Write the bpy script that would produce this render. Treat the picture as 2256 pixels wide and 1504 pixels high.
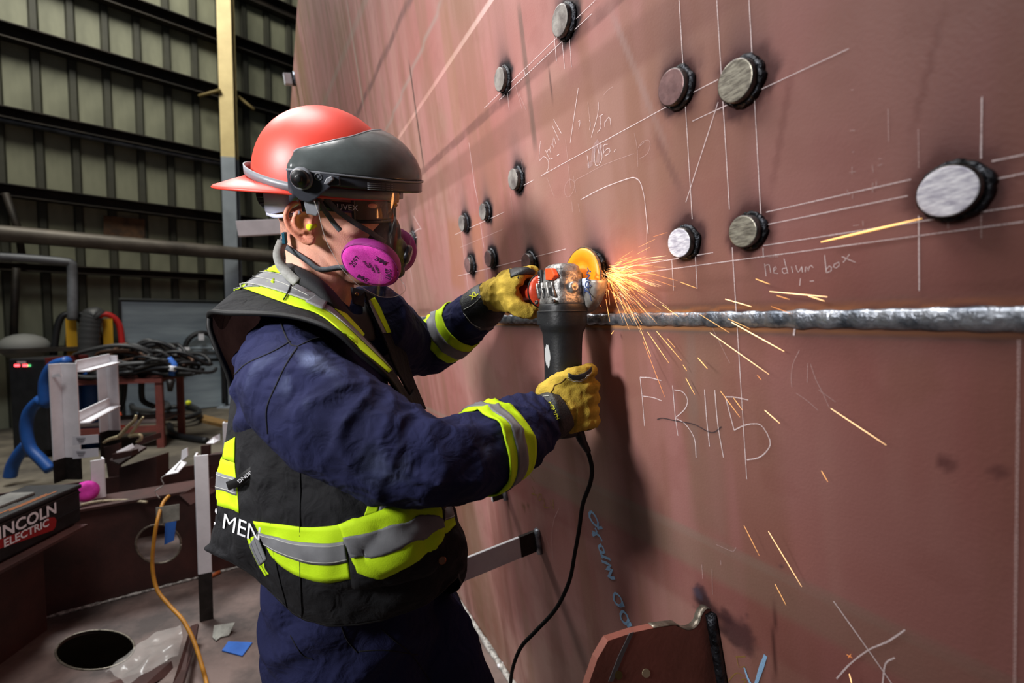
import bpy, math, random
import numpy as np
from mathutils import Vector, Matrix
for _o in list(bpy.data.objects): bpy.data.objects.remove(_o)
SC = bpy.context.scene; COL = SC.collection
random.seed(4); RNG = np.random.RandomState(4)
# ------------------------------------------------------------------ camera (2256 x 1504 frame, 16 mm lens on 36 mm)
FPX = 1003.0; PITCH = math.atan(49/FPX)
FW = np.array([0, math.cos(PITCH), -math.sin(PITCH)]); UP = np.array([0, math.sin(PITCH), math.cos(PITCH)])
RI = np.array([1., 0, 0]); CAM = np.array([0, 0, 1.4])
cd = bpy.data.cameras.new('camera'); cam = bpy.data.objects.new('camera', cd); COL.objects.link(cam)
cam.location = CAM; cam.rotation_euler = (math.pi/2-PITCH, 0, 0)
cd.sensor_width = 36; cd.lens = 36*FPX/2256; cd.clip_start = .02; cd.clip_end = 100
cd.dof.use_dof = True; cd.dof.focus_distance = .88; cd.dof.aperture_fstop = 3.2
SC.camera = cam
# ------------------------------------------------------------------ world, lamps, exposure
SC.view_settings.view_transform = 'Standard'; SC.view_settings.look = 'None'
SC.view_settings.gamma = 1; SC.view_settings.use_curve_mapping = False
SC.view_settings.exposure = 0.0
W = bpy.data.worlds.new('hall_air'); SC.world = W; W.use_nodes = True
W.node_tree.nodes['Background'].inputs[0].default_value = (.75, .85, 1, 1)
W.node_tree.nodes['Background'].inputs[1].default_value = .055
def lamp(name, kind, loc, aim, power, color=(1, 1, 1), size=.3, sizey=None, spot=60, blend=1, spread=None):
    l = bpy.data.lights.new(name, kind); l.energy = power; l.color = color
    if kind == 'AREA':
        l.shape = 'RECTANGLE'; l.size = size; l.size_y = sizey or size
        if spread: l.spread = math.radians(spread)
    elif kind == 'SPOT':
        l.shadow_soft_size = size; l.spot_size = math.radians(spot); l.spot_blend = blend
    else: l.shadow_soft_size = size
    o = bpy.data.objects.new(name, l); COL.objects.link(o); o.location = loc
    o.rotation_euler = (Vector(aim)-Vector(loc)).to_track_quat('-Z', 'Y').to_euler()
    return o
lamp('key_work_lamp', 'SPOT', (-1.75, -.45, 2.15), (-.45, 1.30, 1.58), 400, (1, .985, .98), .22, spot=70, blend=1)
lamp('overhead_lamp', 'AREA', (-1.3, .7, 4.4), (-.55, .95, 1.4), 52, (1, .985, .97), 1.1, 1.1, spread=125)
lamp('hall_lamp_row', 'AREA', (-6.5, 5.5, 10.5), (-6.4, 9.6, 2.0), 620, (1, .97, .86), 4, 2)
lamp('hall_lamp_bay', 'AREA', (-4.2, 3.6, 6.5), (-3.6, 4.4, 0), 200, (.95, .98, 1), 1.4, 1.4, spread=110)
# ------------------------------------------------------------------ projection helpers: a pixel at a depth, or on a plane of the place
def ray(x, y): return FW+(x-1128)/FPX*RI+(752-y)/FPX*UP
def P(x, y, D): return CAM+D*ray(x, y)
def onz(x, y, z):
    r = ray(x, y); return CAM+(z-1.4)/r[2]*r
def onplane(x, y, q, n):
    r = ray(x, y); return CAM+((q-CAM)@n)/(r@n)*r
def unit(v): v = np.asarray(v, float); return v/np.linalg.norm(v)
D1 = unit(ray(610, 703)); D1[2] = 0; D1 = unit(D1)              # along the hull, away from the camera
D2 = -unit(ray(2060, 8200)); D2 = unit(D2-(D2@D1)*D1)            # up the hull
HN = np.cross(D1, D2); HN = HN if HN@(CAM-P(1128, 703, 1.25)) > 0 else -HN
HO = P(1128, 703, 1.25)
def H(x, y, off=0.):
    r = ray(x, y); return CAM+(((HO-CAM)@HN+off)/(r@HN))*r
def HSH(x, y, off=0.):
    q = H(x, y, off)-HO; return q@D1, q@D2
def hp(s, h, off=0.): return HO+s*D1+h*D2+off*HN
# ------------------------------------------------------------------ mesh helpers
def obj(name, V, F, mat=None, parent=None, smooth=True, label=None, cat=None, group=None, kind=None, mats=None, fm=None):
    me = bpy.data.meshes.new(name)
    me.from_pydata(np.asarray(V, float).tolist(), [], F); me.update()
    if smooth: me.polygons.foreach_set('use_smooth', np.ones(len(me.polygons), bool))
    for m in (mats or ([mat] if mat else [])): me.materials.append(m)
    if fm is not None: me.polygons.foreach_set('material_index', fm)
    o = bpy.data.objects.new(name, me); COL.objects.link(o)
    if parent: o.parent = parent
    return tag(o, label, cat, group, kind)
def tag(o, label=None, cat=None, group=None, kind=None):
    if label: o['label'] = label
    if cat: o['category'] = cat
    if group: o['group'] = group
    if kind: o['kind'] = kind
    return o
def thing(name, label, cat, group=None, kind=None):
    return tag(bpy.data.objects.new(name, None), label, cat, group, kind) if False else _thing(name, label, cat, group, kind)
def _thing(name, label, cat, group, kind):
    o = bpy.data.objects.new(name, None); COL.objects.link(o); o.empty_display_size = .05
    return tag(o, label, cat, group, kind)
def inst(src, parent=None, M=None, name=None):
    o = src.copy(); COL.objects.link(o)
    if parent: o.parent = parent
    if M is not None: o.matrix_basis = M
    return o
def bevel(o, w=.003, seg=2):
    m = o.modifiers.new('bevel', 'BEVEL'); m.width = w; m.segments = seg; m.limit_method = 'ANGLE'; m.angle_limit = math.radians(35)
    return o
def solid(o, t, off=0.):
    m = o.modifiers.new('thickness', 'SOLIDIFY'); m.thickness = t; m.offset = off
    return o
def subsurf(o, n=1):
    m = o.modifiers.new('smooth', 'SUBSURF'); m.levels = n; m.render_levels = n
    return o
def cat(parts):
    V = []; F = []; k = 0
    for v, f in parts:
        V.append(np.asarray(v, float)); F += [[i+k for i in q] for q in f]; k += len(v)
    return np.vstack(V), F
def gridf(nu, nv, cu=False, cv=False):
    i = np.arange(nu if cu else nu-1)[:, None]; j = np.arange(nv if cv else nv-1)[None]
    b, d = (i+1) % nu, (j+1) % nv
    return np.stack([i*nv+j, b*nv+j, b*nv+d, i*nv+d], -1).reshape(-1, 4).tolist()
def loft(R, cap=True):                       # rings (n, m, 3), closed around
    R = np.asarray(R, float); n, m = R.shape[:2]; V = R.reshape(-1, 3); F = gridf(n, m, cv=True)
    if cap:
        V = np.vstack([V, R[0].mean(0), R[-1].mean(0)])
        F = [f[::-1] for f in F]+[[n*m, (j+1) % m, j] for j in range(m)]+[[n*m+1, (n-1)*m+j, (n-1)*m+(j+1) % m] for j in range(m)]
    else: F = [f[::-1] for f in F]
    return V, F
def crom(pts, n, closed=False):              # Catmull-Rom through pts, n samples
    p = np.asarray(pts, float)
    if p.ndim == 1: p = p[:, None]
    k = len(p); t = np.linspace(0, k if closed else k-1, n, endpoint=not closed)
    i = np.minimum(t.astype(int), k-1 if closed else k-2); u = (t-i)[:, None]
    g = (lambda j: p[j % k]) if closed else (lambda j: np.where((j < 0)[:, None], 2*p[0]-p[1], np.where((j >= k)[:, None], 2*p[-1]-p[-2], p[np.clip(j, 0, k-1)])))
    a, b, c, d = g(i-1), g(i), g(i+1), g(i+2)
    return .5*((2*b)+(c-a)*u+(2*a-5*b+4*c-d)*u*u+(3*b-a-3*c+d)*u**3)
def frames(path, ref=None):
    p = np.asarray(path, float); T = np.gradient(p, axis=0); T /= np.linalg.norm(T, axis=1)[:, None]+1e-12
    r = np.array(ref if ref is not None else ([0, 0, 1.] if abs(T[0][2]) < .9 else [1., 0, 0]))
    N = []; nrm = unit(r-(r@T[0])*T[0])
    for t in T:
        nrm = unit(nrm-(nrm@t)*t); N.append(nrm)
    N = np.array(N); return T, N, np.cross(T, N)
def tube(path, r, m=8, ref=None, flat=1., cap=True):
    p = np.asarray(path, float); T, N, B = frames(p, ref); r = np.broadcast_to(np.asarray(r, float), (len(p),))
    a = np.linspace(0, 2*np.pi, m, endpoint=False)
    R = p[:, None]+r[:, None, None]*(np.cos(a)[None, :, None]*N[:, None]+flat*np.sin(a)[None, :, None]*B[:, None])
    return loft(R, cap)
def strap(path, nrm, w, t):                  # flat band along path, nrm = outward normal(s)
    p = np.asarray(path, float); T = np.gradient(p, axis=0); T /= np.linalg.norm(T, axis=1)[:, None]
    n = np.broadcast_to(np.asarray(nrm, float), p.shape); n = n-(n*T).sum(1)[:, None]*T; n = n/np.linalg.norm(n, axis=1)[:, None]
    b = np.cross(T, n); w = np.broadcast_to(np.asarray(w, float), (len(p),))[:, None]/2
    R = np.stack([p-b*w, p+b*w, p+b*w+n*t, p-b*w+n*t], 1)
    return loft(R)
def box(c, s, ax=None):
    c = np.asarray(c, float); h = np.asarray(s, float)/2; A = np.eye(3) if ax is None else np.asarray(ax, float)
    V = [c+x*h[0]*A[0]+y*h[1]*A[1]+z*h[2]*A[2] for x in (-1, 1) for y in (-1, 1) for z in (-1, 1)]
    F = [[0, 1, 3, 2], [4, 6, 7, 5], [0, 4, 5, 1], [2, 3, 7, 6], [0, 2, 6, 4], [1, 5, 7, 3]]
    if np.linalg.det(A) < 0: F = [f[::-1] for f in F]
    return np.array(V), F
def prism(poly, vec):                        # polygon (n,3) pushed along vec
    p = np.asarray(poly, float); n = len(p); V = np.vstack([p, p+np.asarray(vec, float)])
    F = [[i, (i+1) % n, n+(i+1) % n, n+i] for i in range(n)]+[list(range(n))[::-1], list(range(n, 2*n))]
    nr = np.zeros(3)
    for i in range(n): nr += np.cross(p[i], p[(i+1) % n])
    if nr@np.asarray(vec) < 0: F = [f[::-1] for f in F]
    return V, F
def lathe(prof, c, ax, m=24, ref=None):      # prof: (radius, height along ax)
    ax = unit(ax); r = np.array(ref if ref is not None else ([0, 0, 1.] if abs(ax[2]) < .9 else [1., 0, 0])); e1 = unit(r-(r@ax)*ax); e2 = np.cross(ax, e1)
    a = np.linspace(0, 2*np.pi, m, endpoint=False); q = np.cos(a)[:, None]*e1+np.sin(a)[:, None]*e2
    R = np.array([np.asarray(c)+h*ax+rr*q for rr, h in prof]); V, F = loft(R)
    return V, F
def ellipsoid(c, s, ax=None, m=20, n=12):
    A = np.eye(3) if ax is None else np.asarray(ax, float); th = np.linspace(.06, np.pi-.06, n); a = np.linspace(0, 2*np.pi, m, endpoint=False)
    R = np.array([[np.asarray(c)+A[0]*s[0]*math.sin(t)*math.cos(q)+A[1]*s[1]*math.sin(t)*math.sin(q)+A[2]*s[2]*math.cos(t) for q in a] for t in th])
    return loft(R[::-1])
def remesh(V, F, vox, smooth=4, fac=.5):
    o = obj('tmp', V, F); m = o.modifiers.new('r', 'REMESH'); m.mode = 'VOXEL'; m.voxel_size = vox
    if smooth:
        s = o.modifiers.new('s', 'SMOOTH'); s.iterations = smooth; s.factor = fac
    e = o.evaluated_get(bpy.context.evaluated_depsgraph_get()); me = e.to_mesh()
    v = np.zeros(len(me.vertices)*3); me.vertices.foreach_get('co', v); f = [list(p.vertices) for p in me.polygons]
    e.to_mesh_clear(); d = o.data; bpy.data.objects.remove(o); bpy.data.meshes.remove(d)
    return v.reshape(-1, 3), f
def vnormals(V, F):
    N = np.zeros_like(V); A = np.array([f if len(f) == 4 else list(f)+[f[-1]] for f in F])
    n = np.cross(V[A[:, 2]]-V[A[:, 0]], V[A[:, 3]]-V[A[:, 1]])
    for k in range(4): np.add.at(N, A[:, k], n)
    return N/(np.linalg.norm(N, axis=1)[:, None]+1e-12)
def _hash(i, j, k, s):
    n = (i*374761393+j*668265263+k*2147483647+s*974634777) & 0xffffffff
    n = ((n ^ (n >> 13))*1274126177) & 0xffffffff
    return ((n ^ (n >> 16)) & 0xffff)/65535.
def vnoise(p, sc=1., seed=0):                # smooth value noise -1..1
    p = np.asarray(p, float)*sc; i = np.floor(p).astype(np.int64); f = p-i; f = f*f*(3-2*f); out = 0
    for a in (0, 1):
        for b in (0, 1):
            for c in (0, 1):
                w = (f[:, 0] if a else 1-f[:, 0])*(f[:, 1] if b else 1-f[:, 1])*(f[:, 2] if c else 1-f[:, 2])
                out = out+w*_hash(i[:, 0]+a, i[:, 1]+b, i[:, 2]+c, seed)
    return out*2-1
def vnoise2(p, sc=1., seed=0):
    p = p[:, :2]*sc; i = np.floor(p).astype(np.int64); f = (p-i).astype(np.float32); f = f*f*(3-2*f); i0 = i[:, 0]; j0 = i[:, 1]
    lo0, lo1 = i0.min(), j0.min(); T = RandTab(i0.max()-lo0+2, j0.max()-lo1+2, seed); i0 = i0-lo0; j0 = j0-lo1; x, y = f[:, 0], f[:, 1]
    return (T[i0, j0]*(1-x)+T[i0+1, j0]*x)*(1-y)+(T[i0, j0+1]*(1-x)+T[i0+1, j0+1]*x)*y
def RandTab(a, b, seed): return (np.random.RandomState(seed+11).rand(int(a), int(b))*2-1).astype(np.float32)
def fbm2(p, sc, seed=0, o=4): return sum(vnoise2(p, sc*2**k, seed+k)*.5**k for k in range(o))/1.3
def fbm(p, sc, seed=0, o=4): return sum(vnoise(p, sc*2**k, seed+k)*.5**k for k in range(o))/1.6
def sstep(a, b, x): t = np.clip((x-a)/(b-a), 0, 1); return t*t*(3-2*t)
# ------------------------------------------------------------------ materials
def srgb(r, g, b):
    return tuple(((c/255/12.92) if c/255 <= .04045 else ((c/255+.055)/1.055)**2.4) for c in (r, g, b))
def mat(name, c, rough=.6, metal=0., c2=None, sc=8., amt=.6, bump=0., bsc=80., spec=.5, emit=None, es=0., stretch=None, rv=0., coat=0., alpha=1., trans=0., ior=1.45, attr=None, sheen=0., detail=4, crum=None):
    m = bpy.data.materials.new(name); m.use_nodes = True; nt = m.node_tree; b = nt.nodes['Principled BSDF']; L = nt.links
    b.inputs['Base Color'].default_value = (*c, 1); b.inputs['Roughness'].default_value = rough; b.inputs['Metallic'].default_value = metal
    b.inputs['Specular IOR Level'].default_value = spec; b.inputs['Coat Weight'].default_value = coat
    b.inputs['Alpha'].default_value = alpha; b.inputs['Transmission Weight'].default_value = trans; b.inputs['IOR'].default_value = ior
    b.inputs['Sheen Weight'].default_value = sheen
    if emit: b.inputs['Emission Color'].default_value = (*emit, 1); b.inputs['Emission Strength'].default_value = es
    tc = nt.nodes.new('ShaderNodeTexCoord'); vec = tc.outputs['Object']
    if stretch:
        mp = nt.nodes.new('ShaderNodeMapping'); mp.inputs['Scale'].default_value = stretch; L.new(vec, mp.inputs[0]); vec = mp.outputs[0]
    if c2 is not None or rv:
        n = nt.nodes.new('ShaderNodeTexNoise'); n.inputs['Scale'].default_value = sc; n.inputs['Detail'].default_value = detail; n.inputs['Roughness'].default_value = .62; L.new(vec, n.inputs['Vector'])
        r = nt.nodes.new('ShaderNodeValToRGB'); r.color_ramp.elements[0].position = .5-.22/max(amt, .01)*.5; r.color_ramp.elements[1].position = .5+.22/max(amt, .01)*.5
        L.new(n.outputs['Fac'], r.inputs[0])
        if c2 is not None:
            r.color_ramp.elements[0].color = (*c, 1); r.color_ramp.elements[1].color = (*c2, 1); L.new(r.outputs[0], b.inputs['Base Color'])
        if rv:
            q = nt.nodes.new('ShaderNodeMapRange'); q.inputs[3].default_value = max(rough-rv, .02); q.inputs[4].default_value = min(rough+rv, 1)
            L.new(n.outputs['Fac'], q.inputs[0]); L.new(q.outputs[0], b.inputs['Roughness'])
    if attr:
        a = nt.nodes.new('ShaderNodeAttribute'); a.attribute_name = attr
        L.new(a.outputs['Color'], b.inputs['Base Color']); L.new(a.outputs['Alpha'], b.inputs['Roughness'])
    if bump:
        n2 = nt.nodes.new('ShaderNodeTexNoise'); n2.inputs['Scale'].default_value = bsc; n2.inputs['Detail'].default_value = 5; L.new(vec, n2.inputs['Vector'])
        bp = nt.nodes.new('ShaderNodeBump'); bp.inputs['Strength'].default_value = bump; bp.inputs['Distance'].default_value = .01
        L.new(n2.outputs['Fac'], bp.inputs['Height']); L.new(bp.outputs[0], b.inputs['Normal'])
        if crum:
            for sc_, st_, di_ in crum:
                n3 = nt.nodes.new('ShaderNodeTexNoise'); n3.inputs['Scale'].default_value = sc_; n3.inputs['Detail'].default_value = 2; n3.inputs['Distortion'].default_value = 1.2; L.new(vec, n3.inputs['Vector'])
                b3 = nt.nodes.new('ShaderNodeBump'); b3.inputs['Strength'].default_value = st_; b3.inputs['Distance'].default_value = di_; L.new(n3.outputs['Fac'], b3.inputs['Height'])
                L.new(bp.outputs[0], b3.inputs['Normal']); L.new(b3.outputs[0], b.inputs['Normal']); bp = b3
    return m
# ================================================================== THE HULL PLATE
HZW = 0.0                                     # the welded seam runs at the camera's height
BOSS = [(1232, 45, 62, 'dull grey face, at the top edge of the picture', 0), (1099, 175, 47, 'pale dull face, high on the plate nearest the helmet', 0), (1477, 192, 74, 'brownish face, left of the upper right pair', 1),
        (1618, 178, 87, 'olive-grey ground face, right of the upper right pair', 2), (1129, 395, 44, 'grey face, alone to the right of the visor', 0), (1062, 467, 35, 'grey face, upper right of the cluster of four', 0),
        (1016, 492, 34, 'grey face, upper left of the cluster of four', 0), (1074, 570, 35.5, 'violet-grey face, lower right of the cluster of four', 1), (1029, 584, 34, 'violet-grey face, lower left of the cluster of four', 1),
        (1495, 535, 64, 'bright ground face, just right of the spark spray', 3), (1635, 510, 69, 'cross-hatched grey face, above the words medium box', 2), (2085, 422, 110, 'brightly ground silver face, the largest, at far right', 3),
        (903, 528, 30, 'dark face, half hidden behind the face shield', 1), (1158, 580, 42, 'dark face, behind the gloved hand on the side handle', 1), (1297, 592, 62, 'dark face, behind the orange grinding wheel', 2)]
BT = .017
bosses = []
for x, y, hp_, lab, kind in BOSS:
    q = H(x, y, BT); D = (q-CAM)@FW; s, h = (q-HO)@D1, (q-HO)@D2
    bosses.append((s, h, hp_*D/FPX/2*1.02, lab, kind))
# grid of the plate, finer where the camera is near
sg = np.unique(np.concatenate([np.arange(-1.5, -1.0, .02), np.arange(-1.0, .55, 0.0052), np.arange(.55, 2.0, .012), np.arange(2.0, 9.01, .05)]))
hg = np.unique(np.concatenate([np.arange(-1.95, -.55, .014), np.arange(-.55, .75, 0.0052), np.arange(.75, 2.52, .014), [2.52]]))
S, Hh = np.meshgrid(sg, hg, indexing='ij'); sh = np.stack([S.ravel(), Hh.ravel(), np.zeros(S.size)], 1)
s_, h_ = sh[:, 0], sh[:, 1]
bs = lambda *c: np.array(srgb(*c))
colr = np.tile(bs(156, 110, 104), (len(sh), 1)); rough = np.full(len(sh), .46)
def lay(c, a):
    global colr
    a = np.clip(a, 0, 1); k = np.nonzero(a > 1e-3)[0]; a = a[k][:, None]; colr[k] = colr[k]*(1-a)+np.array(c)*a
n1 = fbm2(sh*[1, 1, 1], 3.2, 1); n2 = fbm2(sh*[9, .9, 1], 1.6, 5); n3 = fbm2(sh, 22, 9); n4 = fbm2(sh*[14, 1.2, 1], 2.2, 15)
lay(bs(146, 90, 83), sstep(-.1, .7, n1)*.6); lay(bs(146, 116, 102), sstep(.05, .7, -n1)*.65)
lay(bs(128, 92, 74), sstep(.05, .6, n2)*.55); lay(bs(170, 128, 119), sstep(.1, .7, -n2)*.4)
lay(bs(120, 70, 62), sstep(.2, .7, n3)*.18)
lay(bs(112, 84, 62), sstep(-.1, .6, n4)*.5*sstep(.1, 1.5, s_))            # drip streaks farther off
lay(bs(118, 90, 60), sstep(.0, .5, fbm2(sh*[16, .7, 1], 1.1, 33))*.75*sstep(2.2, 3.6, s_))
lay(bs(104, 62, 50), sstep(-.1, .5, fbm2(sh*[6, 1, 1], 2, 40))*.6*sstep(-.35, -1.0, h_))
NZ2 = fbm2(sh, 45, 71); NZ = fbm2(sh*[6, 6, 1], 5, 3)
def seg(px, w, c, a, soft=1.6, noise=0., n_seed=3, clamp=True):               # stain along a line given on the plate
    p, q = [np.array(HSH(*k)) for k in px]; d = q-p; L = np.linalg.norm(d); d = d/L
    rel = sh[:, :2]-p; t = rel@d; per = np.abs(rel@np.array([-d[1], d[0]]))
    m = 1-sstep(w*.5, w*.5*soft+1e-4, per)
    if clamp: m = m*sstep(-.02, .03, t)*sstep(-.02, .03, L-t)
    if noise: m = m*np.clip(1-noise+noise*2*(.5+.5*NZ), 0, 1)
    lay(bs(*c), m*a)
INF = dict(clamp=False)
seg([(973, 397), (1500, 28)], .050, (118, 82, 72), .55, 1.7, .3, **INF)
seg([(928, 380), (1356, 0)], .018, (92, 62, 58), .6, 1.6, .6, **INF)
seg([(838, 318), (975, 0)], .011, (142, 134, 126), .5, 1.7, .2)
seg([(790, 245), (902, 0)], .022, (88, 62, 60), .7, 1.6, .7, **INF)
seg([(765, 100), (805, 0)], .03, (140, 128, 116), .4, 1.7, .4, **INF)
seg([(1200, 1052), (1900, 1405)], .042, (128, 108, 92), .62, 1.9, .25, **INF)
seg([(1180, 1012), (1900, 1352)], .012, (134, 122, 108), .5, 1.9, .2, **INF)
seg([(1250, 1130), (1750, 1425)], .06, (120, 60, 56), .35, 1.7, .2, **INF)
for k in [((763, 0), (800, 230), .02, (150, 140, 126), .6), ((901, 135), (934, 370), .010, (70, 54, 48), .85), ((1142, 10), (1180, 330), .012, (88, 74, 66), .65), ((1208, 150), (1218, 225), .004, (52, 40, 40), .8),
          ((975, 0), (1010, 300), .05, (140, 104, 84), .5), ((1540, 700), (1560, 1180), .05, (132, 104, 90), .55), ((1520, 720), (1532, 1010), .012, (128, 112, 104), .4), ((1348, 30), (1470, 330), .008, (150, 130, 126), .35),
          ((1440, 290), (1500, 420), .008, (96, 70, 66), .5), ((1705, 1330), (1706, 1504), .0035, (40, 26, 24), .9), ((1745, 150), (1700, 420), .006, (92, 52, 48), .4), ((2080, 20), (2010, 290), .004, (96, 52, 42), .5),
          ((1000, 480), (1010, 640), .09, (146, 96, 62), .45), ((1045, 470), (1060, 640), .05, (150, 98, 66), .5), ((870, 640), (880, 705), .09, (150, 100, 60), .5), ((830, 640), (838, 705), .09, (140, 92, 56), .5),
          ((1240, 200), (1246, 560), .12, (136, 96, 80), .35), ((1185, 560), (1190, 700), .08, (120, 84, 66), .4), ((1010, 1090), (1100, 1480), .25, (104, 78, 52), .55)]:
    seg([k[0], k[1]], k[2], k[3], k[4], 1.8, .3)
for x, y, r, c, a in [(1405, 560, .02, (60, 40, 40), .0), (1497, 886, .0, (60, 60, 60), 0), (2078, 1013, .006, (70, 46, 50), .8), (2088, 1020, .007, (66, 46, 48), .7), (2200, 1040, .007, (60, 42, 44), .8), (1155, 1117, .011, (92, 62, 36), .9), (1164, 1116, .011, (92, 62, 36), .9),
                      (1720, 1248, .005, (66, 58, 64), .8), (1620, 1390, .030, (40, 34, 40), .85), (1600, 1355, .018, (30, 26, 34), .8), (1550, 1320, .022, (34, 34, 48), .9), (1565, 1345, .03, (24, 22, 26), .9), (1535, 1305, .010, (60, 66, 84), .6), (2010, 830, .03, (128, 90, 70), .35)]:
    s0, h0 = HSH(x, y); d = np.hypot(s_-s0, h_-h0)*(1+.5*NZ2)
    lay(bs(*c), (1-sstep(r*.5, r*1.2+1e-5, d))*a)
# heat-tinted lines along the seam
dh = h_-HZW+.0006*fbm2(sh*[5, 5, 1], 8, 21)
lay(bs(92, 62, 52), sstep(.085, .02, dh)*sstep(-.002, .004, dh)*(.35+.4*sstep(-.2, .4, fbm2(sh*[.7, 14, 1], 7, 44))))
lay(bs(92, 70, 66), sstep(-.065, -.015, dh)*sstep(.0, -.01, dh)*.4)
band = lambda a, b, c, d: sstep(a, b, dh)*(1-sstep(c, d, dh))
lay(bs(196, 128, 66), band(.0105, .012, .0155, .0175)*.8); lay(bs(92, 96, 80), band(.0165, .018, .0195, .023)*.5)
lay(bs(178, 124, 74), band(-.0195, -.018, -.0145, -.013)*.85); lay(bs(86, 90, 84), band(-.024, -.020, -.0185, -.0175)*.5)
lay(bs(46, 48, 54), band(-.014, -.0125, .011, .012)*.95)
# burnt primer round every welded boss: a ring, and soot that rose above it
for s0, h0, R, lab, kind in bosses:
    ds, dv = s_-s0, h_-h0; d = np.hypot(ds, dv); ok = d < R*7
    wob = 1+.22*NZ2
    lay(bs(104, 84, 80), np.where(ok, np.exp(-(ds/(R*1.35))**2)*sstep(-.3*R, .4*R, dv)*np.exp(-np.maximum(dv, 0)/(R*2.4))*.95, 0))
    lay(bs(34, 36, 44), np.where(ok, np.exp(-(ds/(R*1.05))**2)*sstep(0, R, dv)*np.exp(-np.maximum(dv-R, 0)/(R*1.0))*1.0, 0))
    lay(bs(12, 12, 15), np.where(ok, 1-sstep(R*1.3, R*1.72, d*wob), 0))
    lay(bs(60, 40, 44), np.where(ok, (1-sstep(R*1.5, R*2.1, d*wob))*sstep(R*1.2, R*1.5, d)*.3, 0))
s0, h0 = HSH(1345, 610); d = np.hypot(s_-s0, (h_-h0))
rough = np.clip(.47+.1*n1+.06*n3, .3, .75)
V = HO+np.outer(s_, D1)+np.outer(h_, D2)+np.outer(.0005*fbm2(sh, 1.7, 80)-.0006*np.exp(-(h_/.05)**2), HN)
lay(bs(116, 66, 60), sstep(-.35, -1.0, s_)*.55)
Mhull = mat('red_oxide_primer', (.33, .12, .1), .45, attr='paint', bump=.05, bsc=260, spec=.38)
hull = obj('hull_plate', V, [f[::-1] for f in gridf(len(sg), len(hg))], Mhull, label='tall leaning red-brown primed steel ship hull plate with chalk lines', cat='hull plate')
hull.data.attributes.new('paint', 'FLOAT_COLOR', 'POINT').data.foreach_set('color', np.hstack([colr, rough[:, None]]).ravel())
solid(hull, .02, -1.)
# ---- weld seam
Mweld = mat('weld_metal', bs(168, 172, 180), .30, .7, bs(84, 90, 100), 40, .8, .25, 160, rv=.1)
Mblack = mat('burnt_weld', bs(58, 60, 66), .26, .7, bs(14, 14, 17), 60, .8, .6, 150)
ss = np.arange(-1.5, 2.6, .0035); a = np.linspace(0, np.pi, 11)
rip = .0007*np.sin(ss/.0052)+.0011*fbm(np.stack([ss, ss*0, ss*0], 1), 40, 3)+.0008*fbm(np.stack([ss, ss*0, ss*0], 1), 11, 4)
R = HO+ss[:, None, None]*D1+(np.cos(a)[None, :]*(.0112+rip[:, None]))[..., None]*D2+(np.sin(a)[None, :]**.8*(.0062+rip[:, None]*.8)-.001)[..., None]*HN
obj('weld_seam', R.reshape(-1, 3), gridf(len(ss), len(a)), Mweld, hull, label='long grey rippled weld bead')
# ---- bosses
Mface = [mat('steel_face_dull', bs(168, 162, 156), .4, .35, bs(112, 104, 102), 26, .8, .12, 90), mat('steel_face_brown', bs(140, 108, 106), .4, .35, bs(100, 76, 76), 30, .8, .1, 90),
         mat('steel_face_olive', bs(176, 170, 154), .36, .45, bs(112, 106, 96), 60, .9, .07, 160, stretch=(1, 1, 5)), mat('steel_face_bright', bs(248, 246, 252), .45, .15, bs(176, 172, 188), 70, .8, .06, 160, stretch=(1, 1, 4))]
Mside = mat('steel_side_dark', bs(92, 86, 84), .32, .6, bs(34, 32, 33), 40, .8, .2, 120)
for s0, h0, R, lab, kind in bosses:
    c = hp(s0, h0); m = 36; ax = HN
    V, F = lathe([(R, 0), (R, BT*.45), (R, BT-.0012), (R-.0012, BT-.0003), (R-.0022, BT)], c, ax, m, D1)
    nf = len(F); fm = [1]*nf
    for i in range(nf):
        if np.mean([(V[k]-c)@ax for k in F[i]]) > BT*.985: fm[i] = 0
    b = obj('steel_boss', V, F, parent=hull, mats=[Mface[kind], Mside], fm=fm, label='round steel boss with '+lab)
    for p in b.data.polygons:
        if abs(p.normal.dot(Vector(ax))) > .9: p.use_smooth = False
    t = np.linspace(0, 2*np.pi, 48, endpoint=False); rr = R*1.05+.0012*vnoise(np.stack([np.cos(t)*3+s0*9, np.sin(t)*3, t*0], 1), 2, 7)
    path = c+np.outer(np.cos(t)*rr, D1)+np.outer(np.sin(t)*rr, D2)+HN*.0035
    rad = R*.15*(1+.35*vnoise(np.stack([np.cos(t)*4, np.sin(t)*4+h0*9, t*0], 1), 1.7, 9)+.25*np.cos(t-math.pi))
    T = np.roll(path, -1, 0)-np.roll(path, 1, 0); T /= np.linalg.norm(T, axis=1)[:, None]; out = np.cross(T, HN); aa = np.linspace(0, 2*np.pi, 10, endpoint=False)
    RR = path[:, None]+rad[:, None, None]*(np.cos(aa)[None, :, None]*HN*.9+np.sin(aa)[None, :, None]*out[:, None])
    obj('weld_bead', RR.reshape(-1, 3), gridf(48, 10, True, True), Mblack, b, label='dark lumpy fillet weld')
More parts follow.
